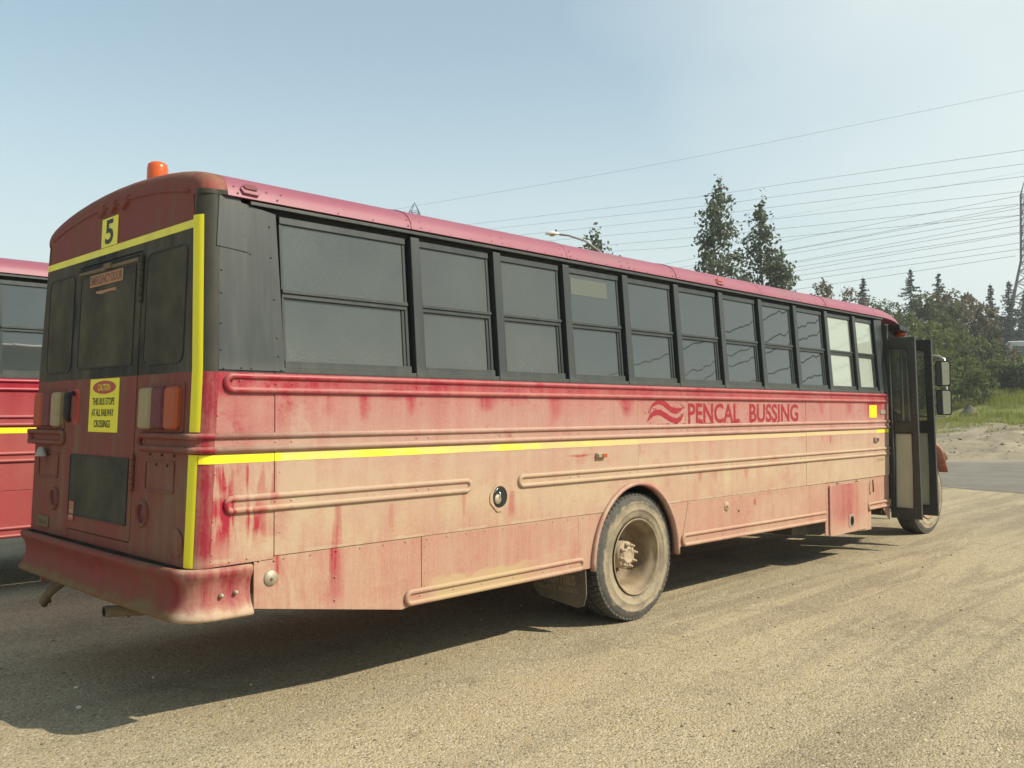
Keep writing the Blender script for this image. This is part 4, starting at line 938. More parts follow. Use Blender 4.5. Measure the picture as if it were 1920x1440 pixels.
    m = MB(); m.box(3.250, 3.308, -.036, -.0285, 1.329, 1.357); m.build('lens', M['l_amb'], sm, bevel=.003); m = MB(); m.box(3.204, 3.244, -.036, -.0285, 1.329, 1.357); m.build('lens', M['l_wht'], sm, bevel=.003)
    m = MB(); m.box(8.40, 8.52, -.028, .0, 1.315, 1.368); m.build('side_marker', M['metal'], root, bevel=.006)
    m = MB(); m.box(8.43, 8.48, -.034, -.029, 1.325, 1.358); m.build('side_marker_lens', M['l_red'], root, bevel=.003)
    m = MB(); m.box(8.288, 8.498, -.005, -.0032, 1.600, 1.745); m.build('yellow_patch', M['signy'], root)
    m = MB(); m.box(8.600, 8.775, -.012, -.003, 1.640, 1.688); m.build('door_badge', M['metal'], root, bevel=.003)
    m = MB(); m.box(8.50, 8.70, -.0045, -.0032, 1.085, 1.118); m.build('pale_sticker', M['l_wht'], root)
    m = MB(); m.tube([(8.318, -.02, .875), (8.300, -.03, .84), (8.306, -.03, .76), (8.33, -.02, .735)], .010, 8); m.build('hatch_stay', M['mudpipe'], root)
    m = MB(); m.lathe([(.0, -.008), (.042, -.006), (.045, .0)], (5.095, .001, .812), 20); m.build('pressed_disc', P, root); m = MB(); m.dome((5.09, -.008, .812), (0, -1, 0), .012); m.dome((5.305, .0, .757), (0, -1, 0), .014); m.build('screws', M['mudpipe'], root)['kind'] = 'stuff'
    # company name and wave emblem
    y_ = -.0028
    lg = MB()
    def wave(lo, hi):
        n = 28
        def ev(T, x): 
            for (a, b), (c, d) in zip(T, T[1:]):
                if x <= c:
                    t = (x-a)/(c-a); return b+(d-b)*(t*t*(3-2*t)*.5+t*.5)
            return T[-1][1]
        xs = [lo[0][0]+(lo[-1][0]-lo[0][0])*k/n for k in range(n+1)]
        A = [lg.P((x, y_, ev(lo, x))) for x in xs]; B = [lg.P((x, y_, max(ev(hi, x), ev(lo, x)+.0005))) for x in xs]
        for k in range(n): lg.face((A[k], A[k+1], B[k+1], B[k]))
    wave([(3.894, 1.668), (3.96, 1.718), (4.03, 1.736), (4.09, 1.728), (4.16, 1.695), (4.223, 1.664), (4.30, 1.655), (4.36, 1.678), (4.417, 1.722)],
         [(3.894, 1.669), (3.95, 1.742), (4.02, 1.772), (4.09, 1.776), (4.15, 1.752), (4.223, 1.714), (4.30, 1.702), (4.36, 1.706), (4.417, 1.724)])
    wave([(3.862, 1.584), (3.93, 1.628), (3.997, 1.646), (4.06, 1.643), (4.13, 1.615), (4.222, 1.585), (4.304, 1.572), (4.36, 1.592), (4.415, 1.668)],
         [(3.862, 1.585), (3.92, 1.660), (3.985, 1.690), (4.06, 1.692), (4.13, 1.668), (4.222, 1.632), (4.304, 1.617), (4.36, 1.634), (4.415, 1.672)])
    lg.build('wave_emblem', M['decal'], root, recalc=False)
    for word, x0_, x1_ in (('PENCAL', 4.475, 5.338), ('BUSSING', 5.520, 6.508)):
        mm = MB(); text_on(mm, word, x0_, x1_, 1.572, 1.748, lambda u, v: (u, y_, v), .022); mm.build('company_lettering', M['decal'], root, recalc=False)
    # flecks of old vinyl left around the letters
    fl = MB()
    for _ in range(80):
        a = random.choice([random.gauss(3.93, .05), random.uniform(4.3, 4.5), random.uniform(4.5, 6.5)]); z = random.uniform(1.58, 1.76); s = random.uniform(.004, .011)
        fl.face([fl.P((a+s*random.uniform(.3, 1)*math.cos(t), y_+.0003, z+s*1.4*random.uniform(.3, 1)*math.sin(t))) for t in (0, 1.2, 2.5, 3.8, 5.1)])
    for _ in range(22):
        a = random.uniform(3.9, 6.5); w = random.uniform(.02, .08); fl.face([fl.P(p) for p in ((a, y_, 1.569), (a+w, y_, 1.569), (a+w*.9, y_, 1.5745), (a+.01, y_, 1.5745))])
    fl.build('vinyl_remnants', M['decal'], root, recalc=False)['kind'] = 'stuff'
    # sticker in the fourth window
    MB(T_side).box(3.03, 3.47, .0325, .0338, 2.565, 2.69).build('window_sticker', simple('faded_green_sticker', (.085, .098, .078), .5), root)
    # ---- mud flap
    m = MB(); pts = [(3.10, .02, .50), (3.10, .56, .50), (3.11, .56, .30), (3.115, .50, .235), (3.12, .12, .19), (3.118, .055, .21), (3.11, .02, .30)]
    A = [m.P(p) for p in pts]; B = [m.P((p[0]+.012, p[1], p[2])) for p in pts]; m.face(A); m.face(B[::-1])
    for k in range(len(pts)): m.face((A[k], B[k], B[(k+1) % 7], A[(k+1) % 7]))
    mf = m.build('mud_flap', M['flap'], root, bevel=.003)
    m = MB(); text_on(m, 'Thomas', .52, .12, .355, .465, lambda u, v: (3.0995+(.5-v)*.05, u, v), .02); m.build('lettering', M['flapink'], mf, recalc=False)
    m = MB(); text_on(m, 'BUILT BUSES', .50, .10, .300, .335, lambda u, v: (3.0985+(.5-v)*.05, u, v), .02); m.build('lettering', M['flapink'], mf, recalc=False)
    # ---- roof lights and beacon
    marker_light(root, .335); marker_light(root, 5.10)
    # rivets
    def rv_line(mb, x0_, x1_, z, step, y=-.001, r=.0055):
        n = max(1, int((x1_-x0_)/step))
        for k in range(n+1): mb.dome((x0_+(x1_-x0_)*k/n, y, z), (0, -1, 0), r*random.uniform(.85, 1.1))
    rvb.T = None
    def rb(x, z, r=.0062): rvb.dome((x, lean(z)-.0015, z), (0, -1, 0), r)
    for z in (.92, .95, 1.03, 1.12, 1.22, 1.36, 1.66): rv.dome((.098+rlean(z), -.001, z), (0, -1, 0), .006)
    for z in (2.0, 2.14, 2.3, 2.42): rb(.105+rlean(z), z)
    for x, z in ((.16, 2.55), (.21, 2.547), (.25, 2.54), (.30, 2.533), (.335, 2.525), (.305, 2.62), (.30, 2.74), (.455, 2.69), (.46, 2.52), (.47, 2.29), (.478, 2.08), (.483, 1.98), (.16, 1.905), (.26, 1.91), (.32, 1.91), (.50, 1.905)): rb(x, z)
    rv_line(rv, .52, 3.05, .885, .165); rv_line(rv, 4.50, 7.08, .885, .165); rv_line(rv, 7.20, 8.80, .888, .115)
    for x, z in ((.49, 1.69), (.49, 1.355), (.49, 1.03), (.20, .905), (.30, .91), (.37, .89), (.85, .74), (.85, .61), (.46, .88)): rv.dome((x, -.002, z), (0, -1, 0), .0065)
    for z in (.84, .76, .68, .60): rv.dome((1.515, .0, z), (0, -1, 0), .005); rv.dome((3.03, .002, z), (0, -1, 0), .005); rv.dome((5.97, .002, z), (0, -1, 0), .005); rv.dome((4.44-.1*(.88-z), .002, z), (0, -1, 0), .005)
    for z in (.84, .77, .70, .63, .56, .49, .42): rv.dome((7.15, .006, z), (0, -1, 0), .006); rv.dome((8.24, .006, z), (0, -1, 0), .006)
    for (za, zb) in RAILZ:
        for x in [PIL[k]+d for k in range(-1+1, 10) for d in (-.01, .09)]+[.46, .56]:
            if za < 1.2 and 1.85 < x < 2.45: continue
            rv.dome((x, -.0085, (za+zb)/2), (0, -1, 0), .0065)
    for x in (1.47, 1.75, 2.0, 2.3, 2.6, 2.9, 4.6, 5.0, 5.4, 5.8, 6.2, 6.6, 7.0): rv.dome((x, -.0085, .545 if x < 4 else .575), (0, -1, 0), .0065)
    for x in (.20, .25, .20): rv.dome((x, -.0085, 1.84), (0, -1, 0), .007)
    rv.build('body_rivets', P, root)['kind'] = 'stuff'; rvb.build('black_rivets', M['blk'], root)['kind'] = 'stuff'
    rr = MB()
    Pn = Vector((0, -.97, .24))
    def rrv(x, s, r=.0062):
        a, b = Pf[0], Pf[1]; c = Pf[2]
        if s <= 1: y, z = a[0]+(b[0]-a[0])*s, a[1]+(b[1]-a[1])*s
        else: y, z = b[0]+(c[0]-b[0])*(s-1), b[1]+(c[1]-b[1])*(s-1)
        rr.dome((x, y-.004, z), (0, -.93, .36) if s > 1 else Pn, r)
    for k, x in enumerate(PIL[:10]):
        for dx in (-.028, .075): rrv(x+dx, .45); rrv(x+dx, 1.45)
        for t in (.2, .45, .7): rrv(x+.729*t, .25, .0045)
    for x in (.245, .262, .31, .33, .44, .50, .53): rrv(x, .5 if x in (.262, .50, .33) else 1.4)
    rrv(.9, .3, .0045); rrv(1.15, .3, .0045)
    rr.build('roof_rivets', M['roof'], root)['kind'] = 'stuff'

def bus_front(root, clean):
    P = M['side2'] if clean else M['side']
    # cowl, hood, fenders, grille and front bumper (mostly hidden behind the folded doors)
    MB().prism([(8.90, 1.9), (9.6, 1.9), (9.6, 2.62), (8.9, 2.72)], .06, .075).build('front_side_wall', M['dark'], root) if clean else None
    MB().prism([(9.58, .5), (9.95, .5), (9.95, 1.75), (9.72, 2.60), (9.58, 2.62)], .10, .13).build('front_post', M['blk'], root, bevel=.01)
    MB().prism([(8.9, .5), (9.95, .5), (9.95, 1.75), (9.72, 2.62), (8.9, 2.75)], 2.33, 2.36).build('cab_left_wall', M['blk'], root)
    MB().prism([(9.93, 1.70), (9.96, 1.70), (9.74, 2.62), (9.70, 2.62)], .14, 2.32).build('windshield', M['clear'] if not clean else M['glass_m'], root)
    MB().box(9.55, 9.60, .35, 2.34, .9, 1.68).build('dashboard', M['dark'], root)
    MB().box(8.9, 9.6, .12, .7, .42, .46).build('entrance_step', M['under'], root); MB().box(8.93, 8.96, .08, .9, .4, .9).build('step_riser', M['under'], root)
    hood = []
    for x, w, z0, z1 in ((9.96, 1.02, .95, 1.74), (10.6, .90, .95, 1.66), (11.5, .72, .95, 1.52), (12.0, .64, .9, 1.40), (12.12, .58, .85, 1.25)):
        hood.append([(x, 1.22-w, z0), (x, 1.22-w, z1-.14), (x, 1.22-w*.82, z1-.03), (x, 1.22-w*.4, z1), (x, 1.22+w*.4, z1), (x, 1.22+w*.82, z1-.03), (x, 1.22+w, z1-.14), (x, 1.22+w, z0)])
    MB().loft(hood, smooth=True).build('hood', P, root)
    MB().box(12.10, 12.14, .75, 1.69, .75, 1.22).build('grille', M['dark'], root)
    MB().box(12.15, 12.25, .75, 1.70, .45, .72).build('front_bumper', M['blk'], root, bevel=.03)
    for s in (0, 1):
        Lf = (lambda y: y) if s == 0 else (lambda y: 2.44-y); mb = MB(); L = []
        for t in np.linspace(.36, math.pi-.75, 16):
            cx, cz = 10.70, .60; co, si = math.cos(t), math.sin(t)
            L.append([(cx+.545*co, Lf(.13), cz+.60*si), (cx+.56*co, Lf(.10), cz+.615*si), (cx+.60*co, Lf(.12), cz+.66*si), (cx+.62*co, Lf(.20), cz+.70*si), (cx+.62*co, Lf(.50), cz+.74*si), (cx+.54*co, Lf(.50), cz+.60*si)])
        mb.loft(L, smooth=True).build('fender', P, root)
        m = MB(); m.lathe([(.0, -.02), (.07, -.015), (.09, .02)], (12.02, Lf(.45), 1.0), 16, 0); m.build('headlight', M['l_wht'], root)
def door_leaf(root, x, wdt):
    """one folding door leaf standing square out from the body, seen from behind"""
    d = sub_empty('door_leaf', root); th = .045; z0, z1 = .385, 2.565
    T = lambda a, y, z: (a, y+lean(z), z)
    F = MB(T); ya, yb = -wdt, -.005
    F.box(x, x+th, ya, ya+.085, z0, z1); F.box(x, x+th, yb-.055, yb, z0, z1)
    for (a, b) in ((z0, .50), (1.415, 1.545), (2.44, z1)): F.box(x+.001, x+th-.001, ya+.085, yb-.055, a, b)
    F.build('door_frame', M['blk2'], d, bevel=.006)
    for (a, b, m) in ((1.545, 2.44, M['clear']), (.50, 1.415, M['dpane'])):
        g = MB(T); g.box(x+.018, x+.024, ya+.085, yb-.055, a, b); g.build('door_pane', m, d)
        k = MB(T); w_ = .014
        k.box(x-.004, x+.004, ya+.083, ya+.083+w_, a-.002, b+.002); k.box(x-.004, x+.004, yb-.053-w_, yb-.053, a-.002, b+.002); k.box(x-.004, x+.004, ya+.098, yb-.068, a-.002, a+w_); k.box(x-.004, x+.004, ya+.098, yb-.068, b-w_, b+.002)
        k.build('door_gasket', M['rub'], d, bevel=.003)
    return d
def mirror(root, y, z, x):
    h = sub_empty('wing_mirror', root); h.location = (x, y, z); h.rotation_euler = (0, R(-2), R(12)); x = y = z = 0
    m = MB(); o = [(x+.0, y+a, z+b) for a, b in rrect(-.092, .092, -.165, .165, .035, 4)]; i = [(x+.07, y+a*.86, z+b*.9) for a, b in rrect(-.092, .092, -.165, .165, .035, 4)]
    m.loft([o, i]); m.build('mirror_housing', M['rub'], h, bevel=.008)
    g = MB(); g.face([g.P((x-.003, y+a, z+b)) for a, b in rrect(-.076, .076, -.148, .148, .025, 4)]); g.build('mirror_face', M['mirror'], h)
    return h

bus = empty('school_bus', (0, 0, 0), 'dusty red bus lettered PENCAL BUSSING, parked on gravel with its front doors folded open', 'bus', 'red buses parked in the yard')
build_bus(bus); bus_front(bus, False)
wheel(bus, (3.76, .512), .022, True); wheel(bus, (3.76, .512), 1.82, True); 
fw = wheel(bus, (10.66, .512), .17, False); fw.rotation_euler = (0, 0, R(-3))
fw2 = wheel(bus, (10.70, .512), 1.90, False)
door_leaf(bus, 8.885, .365); door_leaf(bus, 9.43, .365)
MB().prism([(8.865, .5), (8.90, .5), (8.90, 2.72), (8.865, 2.72)], .005, .06).build('door_jamb', M['blk2'], bus)
MB().box(8.88, 9.6, .03, .10, 2.60, 2.74).build('door_header', M['blk'], bus, bevel=.004)
# warning lamp over the door
m = MB(); c = [(8.98, -.03, 2.74), (9.30, -.03, 2.70), (9.36, -.03, 2.66), (9.30, -.03, 2.655), (9.02, -.03, 2.665)]
m.loft([[(p[0], -.10, p[2]) for p in c], [(p[0], .09, p[2]) for p in c]]); hb = m.build('lamp_hood', M['blk2'], bus, bevel=.006)
m = MB(); m.lathe([(.0, -.05), (.04, -.045), (.055, .0), (.055, .05)], (0, 0, 0), 16, 0); m.v = [(9.24+p[0], -.01+p[1], 2.638+p[2]*.7) for p in m.v]; m.build('lens', M['l_amb'], hb)
mirror(bus, -.285, 2.155, 9.92); mirror(bus, -.30, 1.785, 9.90)
m = MB(); m.tube([(9.97, .16, 2.40), (9.96, -.05, 2.405), (9.97, -.22, 2.385), (9.975, -.29, 2.34), (9.975, -.305, 2.15), (9.975, -.315, 1.80), (9.975, -.32, 1.62), (9.975, -.29, 1.595), (9.97, -.05, 1.60), (9.97, .16, 1.60)], .012, 10); m.build('mirror_arm', M['chrome'], bus)
m = MB(); m.tube([(9.97, .03, 1.615), (9.97, -.12, 1.60)], .018, 8); m.build('mirror_clamp', M['metal'], bus)
# beacon on the roof (bolted on: a part)
bx, by = .25, 1.0
m = MB(); m.lathe([(.066, .0), (.066, .015), (.060, .022), (.062, .03)], (bx, by, 3.045), 24, 2); bb = m.build('beacon_base', M['rub'], bus)
m = MB(); m.lathe([(.060, .028), (.062, .045), (.060, .110), (.055, .132), (.040, .143), (.0, .147)], (bx, by, 3.045), 28, 2); m.build('beacon_dome', M['beacon'], bb)
m = MB(); m.box(bx-.02, bx+.02, by-.008, by+.008, 3.08, 3.17); m.build('beacon_reflector', M['l_amb'], bb)

bus2 = empty('school_bus', (-1.10, 4.86, 0), 'cleaner red bus behind the dusty one, cut off by the left edge of the photo', 'bus', 'red buses parked in the yard', sc=1.06)
build_bus(bus2, True); bus_front(bus2, True)
m = MB(); m.box(.09, 8.8, -.0052, -.002, 1.405, 1.455); m.build('yellow_tape', M['signy'], bus2)
wheel(bus2, (3.76, .512), .022, True); wheel(bus2, (3.76, .512), 1.82, True); wheel(bus2, (10.70, .512), .26, False); wheel(bus2, (10.70, .512), 1.90, False)

# ------------------------------------------------------------------ vegetation
def mat_leaf(name, a, b, c, sc=.8, tr=.35):
    N = NT(name); g = N.n('ShaderNodeNewGeometry')
    big = N.noise((1, 1, 1), sc, 4, .6); rnd = g.outputs['Random Per Island']
    col = N.mix(N.sm(big, .36, .64), a, b); col = N.mix(N.mul(N.sm(rnd, .35, 1.), .75), col, c)
    N.set(col, .6, Specular_IOR_Level=.3)
    t = N.n('ShaderNodeBsdfTranslucent'); N.put(t.inputs[0], N.mix(.5, col, b)); m = N.n('ShaderNodeMixShader'); m.inputs[0].default_value = tr
    N.l(N.b.outputs[0], m.inputs[1]); N.l(t.outputs[0], m.inputs[2]); N.l(m.outputs[0], N.out.inputs[0]); return N.m
ML = {'g': mat_leaf('bright_green_foliage', (.070, .105, .018), (.140, .175, .036), (.20, .22, .065)),
      't': mat_leaf('mid_green_foliage', (.055, .080, .026), (.105, .130, .044), (.16, .165, .075)),
      'b': mat_leaf('olive_brown_foliage', (.095, .088, .044), (.160, .138, .074), (.22, .17, .11)),
      'd': mat_leaf('dark_green_foliage', (.022, .038, .014), (.05, .07, .024), (.09, .10, .04)),
      'p': mat_leaf('cottonwood_foliage', (.055, .082, .042), (.095, .120, .062), (.19, .20, .14), 1.4),
      's': mat_leaf('spruce_needles', (.035, .052, .046), (.062, .085, .072), (.11, .135, .115), 1.2, .15)}
BARK = simple('grey_brown_bark', (.11, .09, .07), .9, 0, .3, 3., .4, (.20, .17, .13))
def leaf_mesh(name, C, size, mat, seed, flat=0.):
    rg = np.random.default_rng(seed); n = len(C); C = np.asarray(C)
    u = rg.normal(size=(n, 3)); u[:, 2] *= (1-flat); u /= np.linalg.norm(u, axis=1)[:, None]
    w = rg.normal(size=(n, 3)); w -= (w*u).sum(1)[:, None]*u; w /= np.linalg.norm(w, axis=1)[:, None]
    s = size*rg.uniform(.6, 1.3, (n, 1)); V = np.stack([C-u*s, C+w*s*.62, C+u*s, C-w*s*.62], 1).reshape(-1, 3)
    F = np.arange(4*n).reshape(-1, 4); me = fast_mesh(name, V, F); me.materials.append(mat); return me
def link(name, me, par):
    o = bpy.data.objects.new(name, me); COL.objects.link(o); o.parent = par; return o
def shrub(name, x, y, ztop, rad, kind, label, cat, group, seed, dens=1.0, ls=.10):
    rg = np.random.default_rng(seed); g = H(x, y)-.05; h = ztop-g; r = empty(name, (x, y, g), label, cat, group)
    blobs = []; nb = 12 if kind != 'b' else 16
    for k in range(nb):
        a = rg.uniform(0, 6.28); q = rg.uniform(.15, 1.)**.6*rad; z = h*rg.uniform(.22, .80); lim = 1-.62*max(0, (z/h-.35)/.65)
        blobs.append((q*lim*math.cos(a), q*lim*math.sin(a), z, rad*rg.uniform(.26, .5)))
    blobs.append((rg.uniform(-.2, .2), rg.uniform(-.2, .2), h-rad*.42, rad*.36))
    for k in range(3):
        a = rg.uniform(0, 6.28); q = rg.uniform(.3, .7)*rad; blobs.append((q*math.cos(a), q*math.sin(a), h*rg.uniform(.8, .95), rad*.20))
    pts = []
    for (bx_, by_, bz, br) in blobs:
        n = int(dens*330*(br/.6)**1.6); d = rg.normal(size=(n, 3)); d /= np.linalg.norm(d, axis=1)[:, None]; rr = br*rg.uniform(.25, 1.12, (n, 1))**(.6)
        p = d*rr*np.array([1, 1, 1.15])+np.array([bx_, by_, bz]); keep = [(mnoise.noise(Vector((q[0]*2.6+seed, q[1]*2.6, q[2]*2.6))) > (-.10 if kind != 'b' else .02)) for q in p]; pts.append(p[np.array(keep)])
    pts = np.concatenate(pts); pts = pts[pts[:, 2] > .03]
    link('crown', leaf_mesh('crown', pts, ls, ML[kind], seed), r)
    t = MB()
    for k in range(5 if kind != 'b' else 8):
        b = blobs[k]; t.tube([(b[0]*.12, b[1]*.12, -.1), (b[0]*.4, b[1]*.4, b[2]*.5), (b[0]*.95, b[1]*.95, b[2]+b[3]*.5)], .03, 5, rs=[.05, .035, .01])
    t.build('trunk', BARK, r, recalc=False); return r
def cottonwood(x, y, ztop, seed, label, spread=2.2, n=46, group=None, ls=.105, bare=.30, kind='p'):
    rg = np.random.default_rng(seed); g = H(x, y)-.05; h = ztop-g; r = empty('cottonwood_tree', (x, y, g), label, 'tree', group)
    wob = lambda z: (.25*math.sin(z*.6+seed), .25*math.cos(z*.5+seed*2))
    t = MB(); zz = [h*k/12 for k in range(13)]; o = wob(0)
    t.tube([(wob(z)[0]-o[0], wob(z)[1]-o[1], z) for z in zz], .1, 7, rs=[.16*(1-k/12)+.012 for k in range(13)])
    t.build('trunk', BARK, r, recalc=False); br = MB(); pts = []
    for k in range(n):
        f = bare+(1-bare)*((k+.5)/n)**.9; z = h*f*.965; a = k*2.4+rg.uniform(-.5, .5); L = spread*(1-((f-bare)/(1-bare)))**.8*rg.choice([.35, .7, .9, 1.25])+.16
        up = rg.uniform(.7, 1.3); c = np.array([wob(z)[0]-o[0], wob(z)[1]-o[1], z]); d = np.array([math.cos(a), math.sin(a), up]); d /= np.linalg.norm(d)
        tip = c+d*L*1.15; mid = c+d*L*.55-np.array([0, 0, .06*L]); br.tube([tuple(c), tuple(mid), tuple(tip)], .02, 4, rs=[.028, .018, .006], caps=False)
        m = int(2+L*3.2)
        for j in range(m):
            q = .32+.68*(j+rg.uniform(0, 1))/m
            if rg.random() < .42: continue
            cc = c+(tip-c)*q+rg.normal(size=3)*.10*L**.4; rr = rg.uniform(.14, .29); nn = int(34*(rr/.2)**1.3)
            pts.append(cc+rg.normal(size=(nn, 3))*rr*np.array([1, 1, .85]))
    pts.append(np.array([wob(h)[0]-o[0], wob(h)[1]-o[1], h-.05])+rg.normal(size=(60, 3))*np.array([.12, .12, .30]))
    br.build('branches', BARK, r, recalc=False); link('crown', leaf_mesh('crown', np.concatenate(pts), ls, ML[kind], seed), r); return r
def spruce(x, y, ztop, seed, label, w=.20, group=None):
    w *= 1.45
    rg = np.random.default_rng(seed); g = H(x, y)-.05; h = ztop-g; r = empty('spruce_tree', (x, y, g), label, 'tree', group)
    t = MB().tube([(0, 0, 0), (0, 0, h*.5), (0, 0, h)], .1, 6, rs=[.16, .09, .012]).build('trunk', BARK, r, recalc=False); pts = []
    nl = int(h*4.2)
    for k in range(nl):
        f = k/nl; z = h*(.06+.93*f); L = (w*h*(1-f)**.85+.07)*rg.uniform(.75, 1.15); nb = rg.integers(4, 7)
        for j in range(nb):
            a = rg.uniform(0, 6.28); LL = L*rg.uniform(.55, 1.1); m = int(10+LL*38); q = rg.uniform(.05, 1, m)
            dz = -.26*q*LL+.14*q*q*LL; sp = (1-q)*.16*LL+.05
            px_ = math.cos(a)*q*LL+rg.normal(size=m)*sp*.55; py_ = math.sin(a)*q*LL+rg.normal(size=m)*sp*.55
            pts.append(np.stack([px_, py_, z+dz+rg.normal(size=m)*.05], 1))
    link('crown', leaf_mesh('crown', np.concatenate(pts), .075, ML['s'], seed, .35), r); return r
cottonwood(34.6, 17.8, 12.25, 11, 'tall narrow cottonwood with airy top, taller of the two rising behind the bus roof', 2.5, 42, 'tall cottonwoods behind the bus')
cottonwood(37.9, 17.2, 11.8, 23, 'shorter cottonwood just right of the tallest tree behind the bus roof', 2.1, 38, 'tall cottonwoods behind the bus')
cottonwood(37.2, 16.4, 8.7, 31, 'low leafy cottonwood at the foot of the shorter tall one, beside the roof edge', 1.6, 40, 'tall cottonwoods behind the bus', bare=.15)
cottonwood(25.9, 18.1, 8.75, 5, 'sparse treetop peeping over the bus roof beside the street lamp', 1.2, 22, 'tall cottonwoods behind the bus', bare=.45)
KN = {'g': ('bush', 'bright green leafy bush'), 't': ('bush', 'mid green rounded tree'), 'b': ('bush', 'brownish loose-leaved tree'), 'd': ('bush', 'dark green dense bush')}
SH = [(51.2, 15.5, 5.7, 1.5, 'g', 'bright green bush behind the warning lamp over the bus door'), (50.3, 13.5, 4.7, 1.3, 'g', 'bright green bush directly behind the upper wing mirror'), (54.5, 13.6, 4.9, 1.3, 'g', 'light green bush just behind the one beside the mirrors'),
      (52.1, 11.7, 4.1, 1.0, 'g', 'low green bush above the tall grass, left of the dark one'), (59.3, 12.9, 5.0, 1.2, 'g', 'green bush hiding the rear end of the far white bus'), (55.6, 10.9, 4.35, 1.25, 'd', 'dark green round bush at the right edge in front of the white bus'),
      (57.3, 9.3, 4.8, 1.3, 'g', 'green bush beyond the right edge of the view'), (60.1, 17.8, 7.8, 1.9, 'g', 'tall green bush left of the spruces, over the door leaves'), (61.4, 16.4, 7.3, 1.7, 'g', 'green bush in the middle of the thicket below the spruces'),
      (64.7, 15.9, 6.9, 1.7, 'g', 'green bush under the brownish trees'), (67.9, 16.1, 6.7, 1.3, 'g', 'green bush left of the white bus roof'), (61.2, 19.5, 8.6, 1.6, 'g', 'tall green bush beside the front end of the bus roof'), (66.7, 11.0, 5.6, 1.6, 'g', 'bush out at the right of the thicket'),
      (64.6, 21.8, 10.0, 1.7, 't', 'mid green tree just right of the bus roof end'), (70.7, 21.2, 11.1, 2.1, 't', 'mid green rounded tree between the two tall spruces'), (72.3, 19.6, 11.3, 1.9, 'b', 'brownish airy tree right of the second spruce'), (75.4, 19.3, 11.3, 1.9, 'b', 'brownish tree with the highest ragged top'),
      (71.9, 17.1, 9.5, 1.7, 'b', 'rusty brown bush left of the lattice tower'), (67.3, 19.1, 9.4, 1.7, 't', 'mid green tree in front of the two spruces'), (99.2, 23.5, 11.5, 2.3, 'd', 'dark dense tree behind the rusty bush'), (104.9, 21.9, 12.2, 2.9, 'd', 'dark dense tree under the lattice tower'),
      (55.6, 22.5, 10.6, 2.1, 'b', 'brownish loose tree over the front of the bus roof'), (58.8, 22.0, 10.4, 1.9, 'b', 'brownish loose tree beside the small hazy spruce'), (62.0, 21.7, 9.9, 1.5, 't', 'mid green tree right of the hazy spruce'), (54.5, 23.6, 9.2, 1.9, 't', 'mid green tree mostly hidden by the bus roof'),
      (54.8, 26.2, 9.4, 2.2, 't', 'tree hidden behind the bus roof, right of the cottonwoods'), (55.0, 28.8, 9.2, 2.3, 'g', 'tree hidden behind the bus under the cottonwoods'), (91.3, 14.4, 11.0, 2.9, 't', 'large tree beyond the white bus'), (88.8, 11.2, 10.0, 3.2, 'g', 'large green tree at the far right beyond the white bus'),
      (54.6, 32.1, 8.0, 2.8, 't', 'tree hidden behind the middle of the bus'), (51.9, 35.9, 7.8, 3.2, 'g', 'green tree hidden behind the bus windows'), (48.6, 40.3, 7.6, 3.2, 't', 'leftmost tree hidden behind the bus')]
for k, (x, y, zt, rad, kd, lb) in enumerate(SH):
    shrub({'g': 'green_bush', 't': 'green_tree', 'b': 'brown_tree', 'd': 'dark_bush'}[kd], x, y, zt, rad, kd, lb, 'bush' if kd in 'gd' and zt < 8 else 'tree', 'thicket beyond the road', 100+k, dens=1.25 if k < 25 else .8, ls=.085 if x < 70 else .11)
# infill low scrub joining the thicket
SL = ['small bright bush left of the upper mirror, low in the thicket', 'small bush over the upper mirror, low in the thicket', 'small dark bush in the thicket left of the dark round one', 'bush high in the thicket just over the inner door leaf', 'bush in the middle of the thicket under the second spruce', 'dark bush in the thicket below the rusty one', 'bright bush at the left edge of the thicket behind the warning lamp',
      'bush near the thicket top between the mid green tree and the brownish one', 'dark bush below the dark tree beside the lattice tower', 'bright bush just left of the far white bus', 'low bush in front of the far white bus', 'mid green tree filling the gap below the second spruce']
for k, (x, y, zt, rad) in enumerate([(56.5, 15.6, 5.6, 1.5), (58.4, 14.2, 5.6, 1.4), (62.0, 15.0, 6.0, 1.3), (63.5, 18.0, 8.0, 1.6), (66.8, 17.3, 8.1, 1.5), (69.8, 16.4, 7.9, 1.4), (55.6, 17.2, 6.8, 1.6), (69.3, 18.6, 9.9, 1.6), (74.0, 17.9, 9.3, 1.6), (76.0, 16.4, 6.0, 1.3), (62.4, 12.1, 4.7, 1.0), (74.5, 21.5, 11.3, 1.8)]):
    shrub('scrub_bush', x, y, zt, rad, 'gtd'[k % 3] if k != 11 else 't', SL[k], 'bush', 'scrub inside the thicket', 300+k, dens=1.2)
for k, (x, y, zt, lb, w) in enumerate([(71.4, 26.3, 13.0, 'small hazy spruce peeping over the brownish trees at the end of the bus roof', .17), (84.5, 27.2, 15.3, 'tallest spruce, left one of the pair above the door leaves', .20), (86.3, 25.3, 14.9, 'slightly shorter spruce right of the tallest one', .17),
      (83.1, 19.9, 12.9, 'slim dark spruce just left of the lattice tower', .13), (90.9, 20.5, 14.1, 'broad spruce standing behind the left legs of the lattice tower', .22), (94.2, 20.1, 13.4, 'spruce behind the middle of the lattice tower', .22), (87.8, 29.5, 12.0, 'low spruce left of the tallest spruce', .20), (84.7, 29.8, 11.3, 'lowest spruce, leftmost of the spruce group', .2)]):
    spruce(x, y, zt, 40+k, lb, w, 'spruces on the far hillside')
